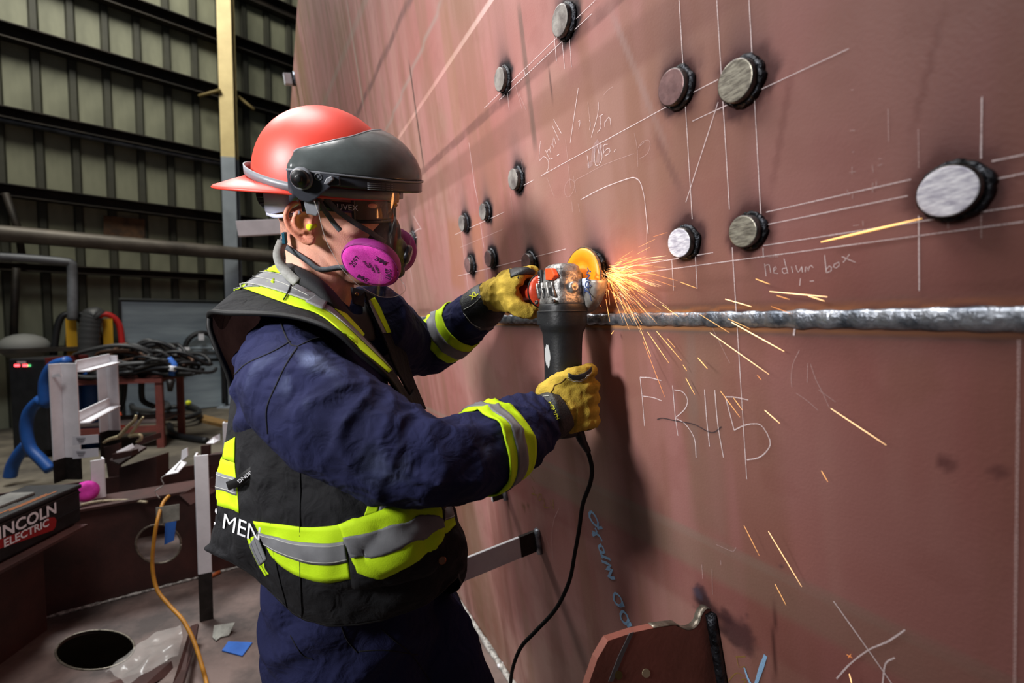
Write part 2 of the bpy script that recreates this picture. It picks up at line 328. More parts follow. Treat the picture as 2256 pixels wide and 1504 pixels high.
# ================================================================== CHALK AND PAINT-STICK MARKS ON THE PLATE
def chalkmat(name, c, thr=.47, a1=.95):
    m = mat(name, c, .95, spec=.1); nt = m.node_tree; b = nt.nodes['Principled BSDF']; tc = nt.nodes['Texture Coordinate']; n = nt.nodes.new('ShaderNodeTexNoise'); n.inputs['Scale'].default_value = 900; n.inputs['Detail'].default_value = 3
    r = nt.nodes.new('ShaderNodeMapRange'); r.inputs[1].default_value = thr-.12; r.inputs[2].default_value = thr+.12; r.inputs[3].default_value = a1*.45; r.inputs[4].default_value = a1
    nt.links.new(tc.outputs['Object'], n.inputs['Vector']); nt.links.new(n.outputs['Fac'], r.inputs[0]); nt.links.new(r.outputs[0], b.inputs['Alpha']); return m
Mch = chalkmat('white_chalk', bs(232, 214, 214)); Mchf = chalkmat('faint_chalk', bs(206, 176, 172), .5, .55); Mcb = chalkmat('blue_paint_stick', bs(150, 190, 226), .36); Mcy_ = chalkmat('yellow_paint_stick', bs(150, 122, 40), .5, .7)
def marks(name, strokes, w, m, lab, o=(0, 0), sc=1., curve=True, off=.0011):
    if name in ('chalk_curve', 'chalk_ticks', 'chalk_smudge') and len(strokes) > 1:
        for st in strokes: marks(name, [st], w, m, lab, o, sc, curve, off)
        return
    pr = []
    for st in strokes:
        px = np.array(st, float)/sc+np.array(o); n = max(2, int(np.sum(np.linalg.norm(np.diff(px, axis=0), axis=1))/9)+2) if len(px) > 2 or True else 2
        px = crom(px, min(n, 60)) if curve and len(px) > 2 else np.array([px[0]*(1-t)+px[-1]*t for t in np.linspace(0, 1, min(n, 40))]) if len(px) == 2 else crom(px, min(n, 60))
        q = np.array([H(x, y, off) for x, y in px]); T = np.gradient(q, axis=0); T /= np.linalg.norm(T, axis=1)[:, None]+1e-9; b = np.cross(T, HN)
        ww = w*(1+.25*vnoise(q*60, 1, 3))*.5; V = np.stack([q-b*ww[:, None], q+b*ww[:, None]], 1).reshape(-1, 3); pr.append((V, gridf(len(q), 2)))
    return obj(name, *cat(pr), m, hull, False, label=lab)
LN = [((1067, 238), (1311, 1)), ((1100, 220), (1304, 30)), ((1192, 387), (1500, 218), (1582, 175)), ((1145, 413), (1176, 396)), ((1525, 267), (1870, 107)), ((1496, 0), (1525, 482)), ((1579, 0), (1607, 461)), ((1650, 0), (1676, 471)), ((1613, 545), (1645, 1055)),
      ((1480, 573), (1484, 640)), ((1531, 548), (1536, 636)), ((1681, 545), (1682, 567)), ((1688, 467), (2007, 395)), ((1692, 494), (2000, 431)), ((1681, 541), (2256, 452)), ((1360, 608), (2256, 488)), ((1345, 594), (1571, 556)), ((2185, 355), (2262, 339)), ((2190, 395), (2262, 380)),
      ((2024, 475), (2025, 640)), ((2163, 213), (2161, 349)), ((1582, 225), (1511, 445)), ((1002, 517), (1111, 467)), ((1009, 608), (1168, 568), (1247, 548)), ((1016, 513), (1034, 655)), ((1058, 490), (1066, 545)), ((1044, 400), (1053, 446)), ((1033, 315), (1047, 420)), ((1072, 592), (1075, 625)), ((1274, 193), (1256, 315)),
      ((1221, 80), (1226, 135)), ((1237, 75), (1244, 152)), ((1253, 65), (1259, 148)), ((1115, 180), (1122, 243)), ((1154, 153), (1158, 168))]
for l in LN: marks('chalk_line', [l], .0011 if l[0][0] < 1990 else .0011, Mch, 'straight white chalk line', curve=False)
for l in [((1014, 545), (1108, 505)), ((1124, 425), (1131, 480)), ((2023, 285), (2024, 370)), ((2088, 478), (2089, 503)), ((1000, 415), (1009, 475)), ((1136, 190), (1150, 240)), ((1143, 205), (1160, 245)), ((1148, 353), (1155, 390)), ((1295, 225), (1300, 270)), ((862, 430), (900, 400)), ((2161, 455), (2162, 525))]: marks('chalk_line', [l], .0011, Mchf, 'faint chalk line', curve=False)
marks('chalk_line', [((2245, 748), (2240, 1100), (2235, 1510))], .0024, Mchf, 'wide vertical chalk line at far right'); marks('chalk_line', [((1567, 717), (1608, 800))], .0008, Mchf, 'dotted chalk line', curve=False)
o, s = (1160, 180), 5.372
marks('chalk_writing', [[(165, 700), (148, 925), (200, 885), (255, 930), (250, 1050), (180, 1110)], [(225, 810), (275, 915)], [(240, 850), (265, 790), (290, 850)], [(275, 800), (300, 725), (325, 780)], [(310, 730), (325, 650), (345, 740)], [(305, 520), (385, 690)], [(320, 445), (412, 610)], [(275, 918), (310, 903)], [(360, 872), (386, 860)]], .0010, Mch, 'chalk word Small', o, s)
marks('chalk_writing', [[(612, 470), (635, 462), (618, 560)], [(745, 455), (756, 500), (745, 570)], [(850, 240), (842, 380), (765, 660)], [(905, 385), (860, 412)], [(878, 400), (872, 470), (882, 540), (838, 600)], [(925, 470), (925, 535)], [(925, 492), (960, 430), (985, 422), (998, 515)]], .0010, Mch, 'chalk writing 1 1/In', o, s)
marks('chalk_writing', [[(718, 870), (740, 1020)], [(800, 780), (805, 880), (815, 985), (852, 985)], [(835, 740), (858, 850)], [(870, 740), (895, 890), (860, 985)], [(962, 740), (910, 750), (915, 830)], [(905, 850), (960, 785), (990, 800), (975, 850), (930, 872)], [(1035, 830), (1055, 800)]], .0012, Mch, 'chalk writing 111G', o, s)
marks('chalk_smudge', [[(780, 950), (800, 800), (850, 700)], [(840, 960), (860, 850), (880, 740)], [(720, 1000), (780, 960)]], .010, chalkmat('chalk_smudge', bs(200, 176, 180), .55, .28), 'rubbed chalk patch', o, s)
marks('chalk_writing', [[(1275, 610), (1308, 780), (1318, 1005)], [(1322, 780), (1370, 712), (1440, 690), (1466, 740), (1430, 850), (1340, 910)], [(1340, 760), (1400, 710)]], .0009, Mchf, 'chalk letter D', o, s)
marks('chalk_curve', [[(640, 1395), (900, 1258), (1200, 1146), (1290, 1140), (1350, 1200), (1392, 1360), (1408, 1510), (1440, 1800)]], .0014, Mch, 'bent chalk outline', o, s)
marks('chalk_curve', [[(580, 1172), (610, 1145), (700, 1100), (900, 990), (1130, 900), (1270, 850)], [(460, 685), (490, 950), (520, 1260)], [(510, 1150), (460, 1220), (450, 1310), (490, 1370), (550, 1300), (570, 1190), (510, 1150)], [(555, 1110), (585, 1310)], [(240, 1130), (325, 1355)], [(910, 160), (960, 100), (1020, 60)], [(535, 1420), (545, 1540)], [(610, 1440), (630, 1540)]], .0009, Mchf, 'thin chalk squiggles', o, s)
o, s = (1360, 780), 5.0125
for nm, st in (('F', [[(250, 255), (275, 480), (300, 795)], [(250, 255), (360, 260), (485, 292)], [(280, 462), (400, 480), (490, 515)]]), ('R', [[(610, 345), (640, 690), (670, 900)], [(630, 395), (720, 415), (775, 500), (750, 600), (650, 695)], [(650, 710), (750, 770), (850, 930), (870, 1140)]]), ('1', [[(962, 390), (985, 700), (1018, 1020)]]), ('1', [[(1075, 395), (1110, 780), (1172, 1140)]]),
               ('5', [[(1195, 470), (1300, 475), (1445, 505)], [(1195, 470), (1240, 650), (1290, 840)], [(1290, 840), (1390, 790), (1500, 768), (1600, 795), (1690, 970), (1640, 1080), (1550, 1145), (1430, 1165)]])): marks('chalk_letter', st, .0016, Mch, 'large chalk character '+nm, o, s)
o, s = (1400, 80), 2.635
marks('chalk_writing', [[(750, 1320), (758, 1392)], [(752, 1332), (775, 1325), (785, 1372)], [(802, 1362), (820, 1345), (806, 1335), (800, 1370), (828, 1376)], [(872, 1345), (850, 1350), (858, 1376), (882, 1370)], [(862, 1290), (885, 1376)], [(905, 1335), (914, 1372)], [(930, 1330), (945, 1370), (965, 1335)], [(965, 1335), (970, 1370)], [(985, 1368), (990, 1330), (1004, 1362), (1014, 1327), (1032, 1342)], [(1098, 1268), (1108, 1372)], [(1108, 1352), (1130, 1330), (1140, 1356), (1110, 1372)], [(1155, 1322), (1185, 1310), (1176, 1342), (1150, 1340), (1155, 1322)], [(1198, 1278), (1278, 1312)], [(1242, 1265), (1206, 1312)], [(958, 1405), (953, 1446)], [(1012, 1421), (1036, 1419)]], .0008, Mch, 'chalk words medium box', o, s)
marks('chalk_ticks', [[(1230, 890), (1236, 926)], [(1264, 900), (1260, 942)], [(1378, 850), (1377, 905)], [(1398, 840), (1399, 870)], [(1240, 790), (1280, 784)], [(1257, 755), (1258, 800)], [(1245, 548), (1275, 546)], [(1256, 670), (1270, 672)], [(1250, 310), (1266, 312)], [(1466, 420), (1470, 610)], [(1375, 745), (1380, 790)], [(1405, 750), (1435, 742)], [(1410, 710), (1430, 712)], [(1262, 1100), (1300, 1094)], [(1320, 1070), (1322, 1100)], [(770, 1280), (815, 1262)], [(770, 1280), (830, 1278)], [(0, 825), (30, 860), (60, 1000), (65, 1250)]], .0009, Mchf, 'small chalk ticks', o, s)
o, s = (1100, 1000), 3.418
marks('paint_writing', [[(690, 430), (676, 462), (700, 512), (738, 545), (742, 510), (715, 455), (690, 430)], [(738, 560), (775, 552)], [(742, 505), (745, 560)], [(700, 610), (735, 592), (720, 556)], [(700, 585), (750, 612), (774, 656)], [(770, 682), (745, 702), (765, 735), (792, 742), (775, 690)], [(760, 735), (778, 785)], [(768, 764), (836, 792)], [(770, 806), (838, 836), (802, 868), (852, 866), (820, 926), (870, 932)]], 0.0070, Mcb, 'pale blue paint-stick word WRAP', o, s)
marks('paint_writing', [[(872, 1046), (858, 1082), (880, 1128), (915, 1142), (926, 1110), (900, 1062), (872, 1046)], [(905, 1142), (940, 1136)], [(926, 1182), (910, 1218), (930, 1262), (962, 1278), (972, 1235), (945, 1192), (926, 1182)], [(958, 1288), (996, 1278)], [(965, 1292), (1006, 1356)]], 0.0070, Mcb, 'pale blue paint-stick letters OO above the bracket plate', o, s)
marks('paint_writing', [[(205, 135), (255, 122)], [(225, 150), (265, 205)], [(245, 240), (268, 290), (240, 300), (285, 310)], [(300, 300), (285, 340), (310, 350), (320, 310), (300, 300)], [(330, 330), (345, 380), (330, 400), (375, 405)], [(385, 350), (385, 385), (410, 380)], [(405, 340), (408, 415)]], .0032, Mcy_, 'faint yellow number 2024', o, s)
marks('chalk_curve', [[(450, 408), (410, 500), (395, 620), (403, 780)], [(403, 782), (335, 580)]], .0016, Mchf, 'long thin chalk arc beside the bracket', o, s)
o, s = (1100, 1000), 1.9516
marks('chalk_cross', [[(1437, 632), (1585, 840), (1690, 990)], [(1745, 755), (1670, 805), (1590, 840), (1510, 900), (1450, 965)], [(1700, 875), (1660, 902), (1648, 990)]], .0016, Mch, 'big chalk cross at the bottom right', o, s)
marks('paint_stroke', [[(1145, 865), (1122, 930), (1103, 990)]], .0060, Mcb, 'thick pale blue stroke', o, s); marks('paint_stroke', [[(1054, 918), (1065, 955), (1082, 990)]], .0044, Mcb, 'short pale blue stroke', o, s)
marks('paint_writing', [[(1016, 872), (1058, 870)], [(1020, 872), (1030, 915), (1056, 912), (1058, 930)], [(985, 975), (1020, 940), (1052, 956)], [(1040, 970), (1062, 968), (1050, 990)]], .0018, Mcy_, 'faint yellow squiggle', o, s)
o, s = (1240, 540), 3.27
marks('chalk_curve', [[(1705, 755), (1660, 850), (1645, 950), (1650, 1022)], [(1785, 855), (1820, 960), (1870, 1060), (1920, 1170)], [(1765, 850), (1760, 990)], [(1680, 1065), (1760, 1120), (1840, 1190)], [(1840, 1040), (1965, 1130)]], .0009, Mchf, 'faint curved chalk scratches', o, s); marks('chalk_ticks', [[(1672, 590), (1662, 650)]], .0030, Mch, 'short thick chalk tick under the seam', o, s)
marks('chalk_curve', [[(240, 355), (320, 492)], [(320, 492), (285, 492), (245, 528)], [(232, 500), (240, 600)], [(240, 585), (275, 572)], [(180, 745), (230, 1045)]], .0022, Mch, 'white chalk zigzag beside the face shield', (860, 400), 4.7)
marks('chalk_ticks', [[(920, 90), (1000, 125), (1090, 160), (1120, 118)], [(965, 250), (965, 300)], [(770, 290), (780, 440)], [(875, 340), (880, 600)]], .0012, Mchf, 'pale scuffs above the notch', (1380, 1180), 4.64)
marks('scuff', [[(440, 722), (500, 706), (640, 735), (850, 775), (990, 850), (1070, 862), (1150, 800)]], .0022, mat('dark_scuff', bs(74, 56, 56), .7), 'dark curved scuff under the letter R', (1360, 780), 5.0125)
# ================================================================== THE HALL: back wall, shop floor, column, pipes
ZF = -.5                                      # shop floor; the deck the worker stands on is z = 0
WD = unit([1.0688, 1, 0]); WB = P(500, 890, (1.4-ZF)/(-ray(500, 890)[2])); WN = unit(np.cross(WD, [0, 0, 1])); WN = WN if WN@(CAM-WB) > 0 else -WN
def wl(x, y, off=0.):                         # pixel -> point on the back wall (off = metres towards the camera)
    return onplane(x, y, WB+WN*off, WN)
def wz(y, x=490): return wl(x, y)[2]
def wt(x, off=0.): return (wl(x, 703, off)-WB)@WD
Mclad = mat('cladding_panel', bs(136, 137, 115), .6, .0, bs(98, 99, 82), 1.3, .7, .05, 30, stretch=(1, 1, .35)); Mrust = mat('rusty_patch', bs(104, 72, 46), .8, 0, bs(66, 48, 34), 5, .9)
Mclad2 = mat('cladding_rib', bs(66, 66, 54), .65, 0, bs(48, 48, 40), 1.3, .7); Mgirt = mat('dark_girt_steel', bs(52, 44, 36), .6, .3, bs(30, 27, 24), 3, .8)
PW = .47; z0, z1 = ZF, 12.6
prof = [(0, 0), (.01, .0), (.035, .05), (.115, .05), (.14, 0), (PW, 0)]
wall = obj('wall_back', *prism([WB+WD*-9+[0, 0, 0]-WN*.03, WB+WD*9-WN*.03, WB+WD*9-WN*.03+[0, 0, z1-z0], WB+WD*-9-WN*.03+[0, 0, z1-z0]], -WN*.08), Mgirt, smooth=False, kind='structure')
Vp = [a*WD+b*WN+[0, 0, z] for a, b in prof for z in (0, z1-z0)]; Fp = [[2*i, 2*i+2, 2*i+3, 2*i+1] for i in range(5)]
first = None
for k in range(-16, 17):
    if first is None:
        first = obj('cladding_panel', Vp, Fp, None, wall, smooth=False, mats=[Mclad, Mclad2], fm=[1, 1, 1, 1, 0]); first.location = WB+WD*k*PW; solid(first, .004)
    else: inst(first, wall).location = WB+WD*k*PW
def girt(y0, y1, depth, m, name='wall_girt', lab=None, x=487, par=wall, off=.05):
    za, zb = wz(y1, x), wz(y0, x); c = WB+WN*(off+depth/2)+[0, 0, (za+zb)/2-WB[2]]
    o = obj(name, *cat([box(c-WN*(depth/2-.01), (16, .02, zb-za), (WD, WN, [0, 0, 1])), box(c+[0, 0, (zb-za)/2-.01], (16, depth, .02), (WD, WN, [0, 0, 1])), box(c-[0, 0, (zb-za)/2-.01], (16, depth, .02), (WD, WN, [0, 0, 1]))]), m, par, False, label=lab)
    return o
for y0, y1 in [(-42, -12), (78, 104), (199, 226), (342, 362), (473, 494), (606, 620)]: girt(y0, y1, .2, Mgirt)
obj('pipe', *tube([WB+WD*a+WN*.17+[0, 0, wz(366)-WB[2]] for a in (-8, 8)], .055, 12), mat('dark_conduit', bs(96, 98, 104), .3, .6, bs(50, 50, 54), 4), label='thin dark conduit running along the third wall girt', cat='pipe')
obj('pipe', *tube([WB+WD*a+WN*.80+[0, 0, wz(566)-WB[2]] for a in np.linspace(-8, 8, 9)], .135, 20), mat('grey_pipe', bs(112, 104, 94), .5, .2, bs(70, 64, 58), 2), label='thick grey-brown horizontal pipe along the corrugated back wall', cat='pipe')
p0, p1, p2, p3 = wl(228, 476), wl(318, 485), wl(318, 533), wl(228, 522)
obj('rust_panel', *prism([p0+WN*.07, p1+WN*.07, p2+WN*.07, p3+WN*.07], WN*.02), Mrust, wall, False, label='rusty brown patch panel')
for xa, ya, xb, yb in [(438, 212, 486, 198), (524, 212, 560, 242)]:
    obj('wall_brace', *tube([wl(xa, ya, .3), wl(xb, yb, .5)], .035, 6), mat('tan_brace', bs(120, 104, 62), .7), wall, label='short tan diagonal brace')
# column: yellow above, blue-grey below
Mcy, Mcg = mat('cream_paint', bs(228, 206, 148), .55, 0, bs(206, 184, 130), 3, .5), mat('blue_grey_paint', bs(156, 164, 174), .5, 0, bs(136, 144, 152), 3, .5)
colm = thing('steel_column', 'tall steel wall column, cream above and blue-grey below', 'column')
def colbox(y0, y1, m, n):
    a, b = wl(497, y0, .6), wl(497, y1, .6); w = .27
    c = WB+WD*((wl(511, 340, .6)-WB)@WD)+WN*.42; zt, zb = a[2], b[2]; pr = []
    ex, ey = unit([1, .18, 0]), unit([-.18, 1, 0])
    for q in (-1, 1): pr.append(box(np.array([*(c+ey*q*.09)[:2], (zt+zb)/2]), (w, .025, zt-zb), (ex, ey, [0, 0, 1])))
    pr.append(box(np.array([*c[:2], (zt+zb)/2]), (.02, .18, zt-zb), (ex, ey, [0, 0, 1])))
    return obj(n, *cat(pr), m, colm, False)
colbox(-420, 341, Mcy, 'upper_shaft'); colbox(341, 893, Mcg, 'lower_shaft')
obj('base_plate', *box(np.array([*(WB+WD*((wl(511, 340, .6)-WB)@WD)+WN*.42)[:2], ZF+.015]), (.55, .55, .03)), Mcg, colm, False)
# grey sheet panel against the wall
Mpanel = mat('grey_panel', bs(156, 168, 174), .55, .0, bs(122, 134, 142), 1.6, .7, .05, 12, stretch=(.4, .4, 3)); Mframe = mat('panel_frame', bs(34, 36, 36), .5, .2)
pn = thing('sheet_panel', 'large blue-grey sheet metal panel standing against the back wall', 'panel')
A, B, Cc, Dd = [wl(x, y, .25) for x, y in ((262, 652), (492, 672), (494, 886), (266, 893))]; A[2] = B[2] = (A[2]+B[2])/2; Cc[:2] = B[:2]; Dd[:2] = A[:2]; Cc[2] = Dd[2] = ZF+.02
mid = (A[2]*.45+Dd[2]*.55)
for za, zb in ((A[2], mid+.01), (mid-.01, Dd[2])):
    obj('sheet', *prism([[*A[:2], za], [*B[:2], za], [*B[:2], zb], [*A[:2], zb]], WN*.03), Mpanel, pn, False)
for p, q in ((A, B), (A, Dd), (B, Cc), (np.array([*A[:2], mid]), np.array([*B[:2], mid]))): obj('frame_bar', *tube([p+WN*.03, q+WN*.03], .035, 4), Mframe, pn, False)
# shop floor
Mconc = mat('shop_concrete', bs(104, 96, 82), .8, 0, bs(66, 60, 52), 1.4, .9, .1, 20)
obj('floor', *prism([WB+WD*-9, WB+WD*9, WB+WD*9+WN*16, WB+WD*-9+WN*16], [0, 0, -.1]), Mconc, smooth=False, kind='structure')
# ================================================================== THE STEEL DECK AND ITS WEBS
from mathutils.geometry import tessellate_polygon
Mdeck = mat('dusty_primer_deck', bs(112, 94, 88), .62, 0, bs(64, 54, 51), 3.2, 1.0, .12, 60, rv=.12, detail=8); Mbrn = mat('brown_primer_web', bs(74, 44, 40), .5, 0, bs(52, 33, 30), 5, .8, .08, 80, detail=6); Mcut = mat('bare_steel_edge', bs(150, 142, 128), .4, .6, bs(96, 88, 78), 40, .8, .2, 100)
Mlight = mat('pale_slag', bs(186, 182, 176), .7, .1, bs(96, 92, 88), 60, .9, .4, 150)
def holed(outer, holes, vec):                # flat polygon with holes, pushed along vec
    loops = [[Vector(p) for p in outer]]+[[Vector(p) for p in h] for h in holes]; V = np.array([list(p) for l in loops for p in l]); T = tessellate_polygon(loops); n = len(V); vec = np.asarray(vec, float)
    F = []
    for t in T:
        t = list(t); nn = np.cross(V[t[1]]-V[t[0]], V[t[2]]-V[t[0]])
        t = t if nn@vec < 0 else t[::-1]; F += [t, [i+n for i in t[::-1]]]
    k = 0
    for l in loops:
        m = len(l); F += [[k+i, k+(i+1) % m, n+k+(i+1) % m, n+k+i] for i in range(m)]; k += m
    return np.vstack([V, V+vec]), F
def ell(x, y, rx, ry, f, n=40, ph=0., sk=0.): return [f(x+rx*math.cos(a)+sk*math.sin(a), y+ry*math.sin(a)) for a in np.linspace(0, 2*np.pi, n, endpoint=False)]
hb = lambda s: hp(s, -1.4/D2[2])              # foot of the hull on the deck
floorz = lambda x, y: onz(x, y, 0.)
deck_hole = ell(209, 1432, 86, 44, floorz, sk=-12)
A0, A1 = hb(-1.5), hb(3.0); outer = [A0, A1, A1-np.array([2.6, 1.25, 0]), A1-np.array([4.2, 2.6, 0]), np.array([-3.6, -1.2, 0]), np.array([A0[0], -1.2, 0])]
outer = [np.array([p[0], p[1], 0.]) for p in outer]
deck = obj('floor', *holed(outer, [deck_hole], [0, 0, -.012]), Mdeck, smooth=False, kind='structure')
obj('hole_edge', *tube(np.array(deck_hole+deck_hole[:1])+[0, 0, .001], .004, 6), Mcut, deck)
# weld between hull and deck
t = np.arange(-1.4, 3, .03); jj = np.array([hb(a)+HN*[1, 1, 0]*.012+[0, 0, .006] for a in t]); obj('weld_bead', *tube(jj, .012+.004*vnoise(np.stack([t*9, t, t], 1), 3, 2), 8), Mlight, deck)
# transverse web with lightening hole and a flange on top
w0, w1 = onz(140, 1350, 0), onz(540, 1245, 0); wd = unit(w1-w0); wn = unit(np.cross(wd, [0, 0, 1])); wn = wn if wn@(CAM-w0) > 0 else -wn
wp = lambda x, y: onplane(x, y, w0, wn)
ZT = .48; e0, e1 = w0-wd*1.9, w0+wd*2.75
wz1 = [e0, e1, e1+[0, 0, ZT], e0+[0, 0, ZT]]; web = thing('web_frame', 'dark brown transverse web frame with an oval lightening hole', 'web frame')
lh = ell(349, 1198, 50, 43, wp, sk=0)
obj('web_plate', *holed(wz1, [lh], -wn*.012), Mbrn, web, False); obj('hole_edge', *tube(np.array(lh+lh[:1])-wn*.004, .006, 6), Mcut, web)
obj('flange', *prism([e0+[0, 0, ZT]+wn*.02, e1+[0, 0, ZT]+wn*.02, e1+[0, 0, ZT]-wn*.16, e0+[0, 0, ZT]-wn*.16], [0, 0, .012]), Mbrn, web, False)
t = np.arange(.1, 2.0, .02); jj = np.array([w0+wd*(a-.3)+wn*.010+[0, 0, .006] for a in t]); obj('weld_bead', *tube(jj, .007+.004*vnoise(np.stack([t*9, t, t], 1), 4, 5), 7), Mlight, web)
# second, farther web seen over the flange
f0 = w0-wn*.75; obj('web_frame', *prism([f0-wd*1.5, f0+wd*2.3, f0+wd*2.3+[0, 0, .42], f0-wd*1.5+[0, 0, .42]], -wn*.012), Mbrn, smooth=False, label='low brown web frame behind the one with the oval hole', cat='web frame')
# longitudinal web on the left, carries the welding feeder
lf = onz(186, 1150, ZT); lf[2] = 0
lweb = thing('web_frame', 'dark brown longitudinal web under the black wire feeder', 'web frame'); ld = unit(onz(181, 1147, ZT)-onz(0, 1241, ZT)); ln = unit(np.cross(ld, [0, 0, 1])); ln = ln if ln@(CAM-lf) > 0 else -ln
a0, a1 = lf-ld*.80, lf-ld*.02
obj('web_plate', *prism([a0-ln*.16, a1-ln*.16, a1-ln*.16+[0, 0, ZT-.012], a0-ln*.16+[0, 0, ZT-.012]], -ln*.012), Mbrn, lweb, False); obj('flange', *prism([a0+[0, 0, ZT-.012]+ln*.03, a1+[0, 0, ZT-.012]+ln*.03, a1+[0, 0, ZT-.012]-ln*.26, a0+[0, 0, ZT-.012]-ln*.26], [0, 0, .012]), Mbrn, lweb, False)
# curved bracket plate welded square to the hull, lower right
bq = H(1566, 1345); bpn = lambda x, y: onplane(x, y, bq, D1)
poly = [(1566, 1342), (1556, 1342), (1546, 1356), (1541, 1372), (1530, 1384), (1515, 1388), (1500, 1383), (1488, 1377), (1440, 1383), (1395, 1393), (1340, 1411), (1316, 1452), (1296, 1510), (1262, 1640), (1640, 1900), (1594, 1504)]
brk = thing('bracket_plate', 'curved primed steel bracket plate with a notch welded to the hull', 'bracket plate'); pp = [bpn(*k) for k in poly]
h_in = [(q-bq)@HN for q in pp]; pp = [q-HN*min(0, (q-bq)@HN) for q in pp]
obj('plate', *prism(pp, D1*.012), Mhull2 if 'Mhull2' in globals() else mat('primer_bracket', bs(150, 92, 80), .5, 0, bs(126, 78, 66), 6, .8, .06, 120), brk, False)
obj('cut_edge', *strap([q+D1*.006 for q in crom(pp[0:9], 40)], np.array([0, 0, 1.])-HN*.0, .0125, .0012), Mcut, brk); obj('weld_bead', *tube([hp(*HSH(1566+k*4.0, 1345+k*24), .006)-D1*.004 for k in range(9)], .009, 8), Mblack, brk)
pgr = [bpn(*k) for k in ((1386, 1394), (1396, 1391), (1374, 1440), (1350, 1500), (1340, 1500), (1362, 1444))]; obj('paint_stripe', *prism([q-D1*.0008 for q in pgr], D1*.0006), mat('grey_wipe', bs(98, 96, 98), .6), brk, False)
for x, y, r in ((1423, 1482, .004), (1362, 1486, .005)): obj('paint_spot', *prism([bpn(x+9*math.cos(a), y+10*math.sin(a))-D1*.0009 for a in np.linspace(0, 6.28, 12, endpoint=False)], D1*.0006), mat('paint_spot', bs(196, 184, 150) if x > 1400 else bs(96, 84, 40), .7), brk, False)
# white brackets standing off the hull
Mwp_ = mat('white_paint', bs(238, 238, 242), .45, 0, bs(216, 216, 220), 9, .5, .04, 90); Mbare = mat('bare_dark_steel', bs(52, 48, 46), .45, .4, bs(34, 32, 30), 24, .7, .1, 90)
def hbar(x, y, L_, hgt, w_, bare, lab, tilt=0., par=None):
    q = H(x, y); o = thing('hull_bracket', lab, 'bracket', 'white brackets standing off the hull'); ax = (unit(HN*[1, 1, 0]), ld*1., np.array([0, 0, 1.])); ax = (unit(HN+D2*tilt), D1, unit(np.cross(D1, unit(HN+D2*tilt))))
    ax = (ax[0], ax[1], ax[2] if ax[2][2] > 0 else -ax[2])
    obj('bare_end', *box(q+ax[0]*bare/2, (bare, w_, hgt), ax), Mbare, o, False); b = obj('painted_bar', *box(q+ax[0]*(bare+(L_-bare)/2), (L_-bare, w_, hgt), ax), Mwp_, o, False); bevel(b, .002)
    obj('weld_bead', *tube([q+ax[2]*a*hgt*.6+HN*.004-ax[1]*w_*.8 for a in (-1, -.3, .3, 1)], .010, 8), Mweld, o); return o
hbar(1186, 1188, .36, .062, .010, .062, 'white painted flat bar welded to the hull beside the waist', .02)
hbar(760, 492, .70, .10, .05, .10, 'white bracket bar sticking out behind the neck', .0)
hbar(650, 176, .10, .10, .05, .03, 'small white bracket at the top edge of the hull')
hbar(1112, 1078, .05, .05, .012, .049, 'short dark bracket stub under the sleeve')
# ================================================================== THE WORKER
from mathutils.bvhtree import BVHTree
class Surf:                                   # cast pixels of the view on to a finished surface
    def __init__(s, V, F): s.b = BVHTree.FromPolygons([Vector(v) for v in V], F); s.V = V
    def hit(s, x, y, off=0.):
        d = unit(ray(x, y)); l, n, i, k = s.b.ray_cast(Vector(CAM), Vector(d))
        if l is None:
            q = CAM+d*(np.linalg.norm(ray(x, y))*.8); l, n, i, k = s.b.find_nearest(Vector(q))
        n = np.array(n); n = n if n@d < 0 else -n
        return np.array(l)+n*off, n
def seam(S, px, r, m, par, name='seam', n=24, off=.0003, **k):
    p = crom(px, n); pts = np.array([S.hit(x, y, off)[0] for x, y in p]); return obj(name, *tube(pts, r, 5), m, par, **k)
def patch_on(S, top, bot, nu, nv, off, m, par, name, thick=.0016, **k):       # sheet between two pixel lines laid on a surface
    a, b = crom(top, nu), crom(bot, nu); G = np.zeros((nu, nv, 3))
    for i in range(nu):
        for j in range(nv):
            t = j/(nv-1); x, y = a[i]*(1-t)+b[i]*t; G[i, j] = S.hit(x, y, off)[0]
    for _ in range(2): G[1:-1] = G[1:-1]*.6+.2*(G[:-2]+G[2:])
    F = gridf(nu, nv); o = obj(name, G.reshape(-1, 3), F, m, par, **k); solid(o, thick, 0); return o
navy = bs(40, 44, 78); Mnavy = mat('navy_cotton', bs(34, 37, 72), .9, 0, bs(22, 24, 50), 9, .7, .18, 700, sheen=.0, spec=.2, crum=[(11, .55, .03), (30, .4, .012)], attr='dye')
Mblk = mat('black_vest_cloth', bs(22, 22, 25), .85, 0, bs(15, 15, 18), 10, .6, .15, 500, spec=.3, crum=[(9, .5, .03), (28, .45, .012)]); Mbind = mat('black_binding', bs(12, 12, 13), .6, spec=.3)
Mlin = mat('vest_lining', bs(104, 98, 100), .8, 0, bs(74, 70, 72), 14, .7)
Mlime = mat('lime_tape', bs(196, 232, 34), .7, 0, bs(176, 214, 24), 16, .5, .12, 600, spec=.2, emit=srgb(150, 200, 10), es=0.0)
Msilv = mat('reflective_silver', bs(118, 119, 122), .6, .0, bs(100, 101, 105), 22, .5, .06, 600)
Mstitch = mat('pale_stitch', bs(190, 190, 180), .8); Mdst = mat('dark_stitch', bs(12, 12, 16), .9)
person = thing('person', 'worker in navy coverall and hi-vis vest leaning to grind the hull', 'person')
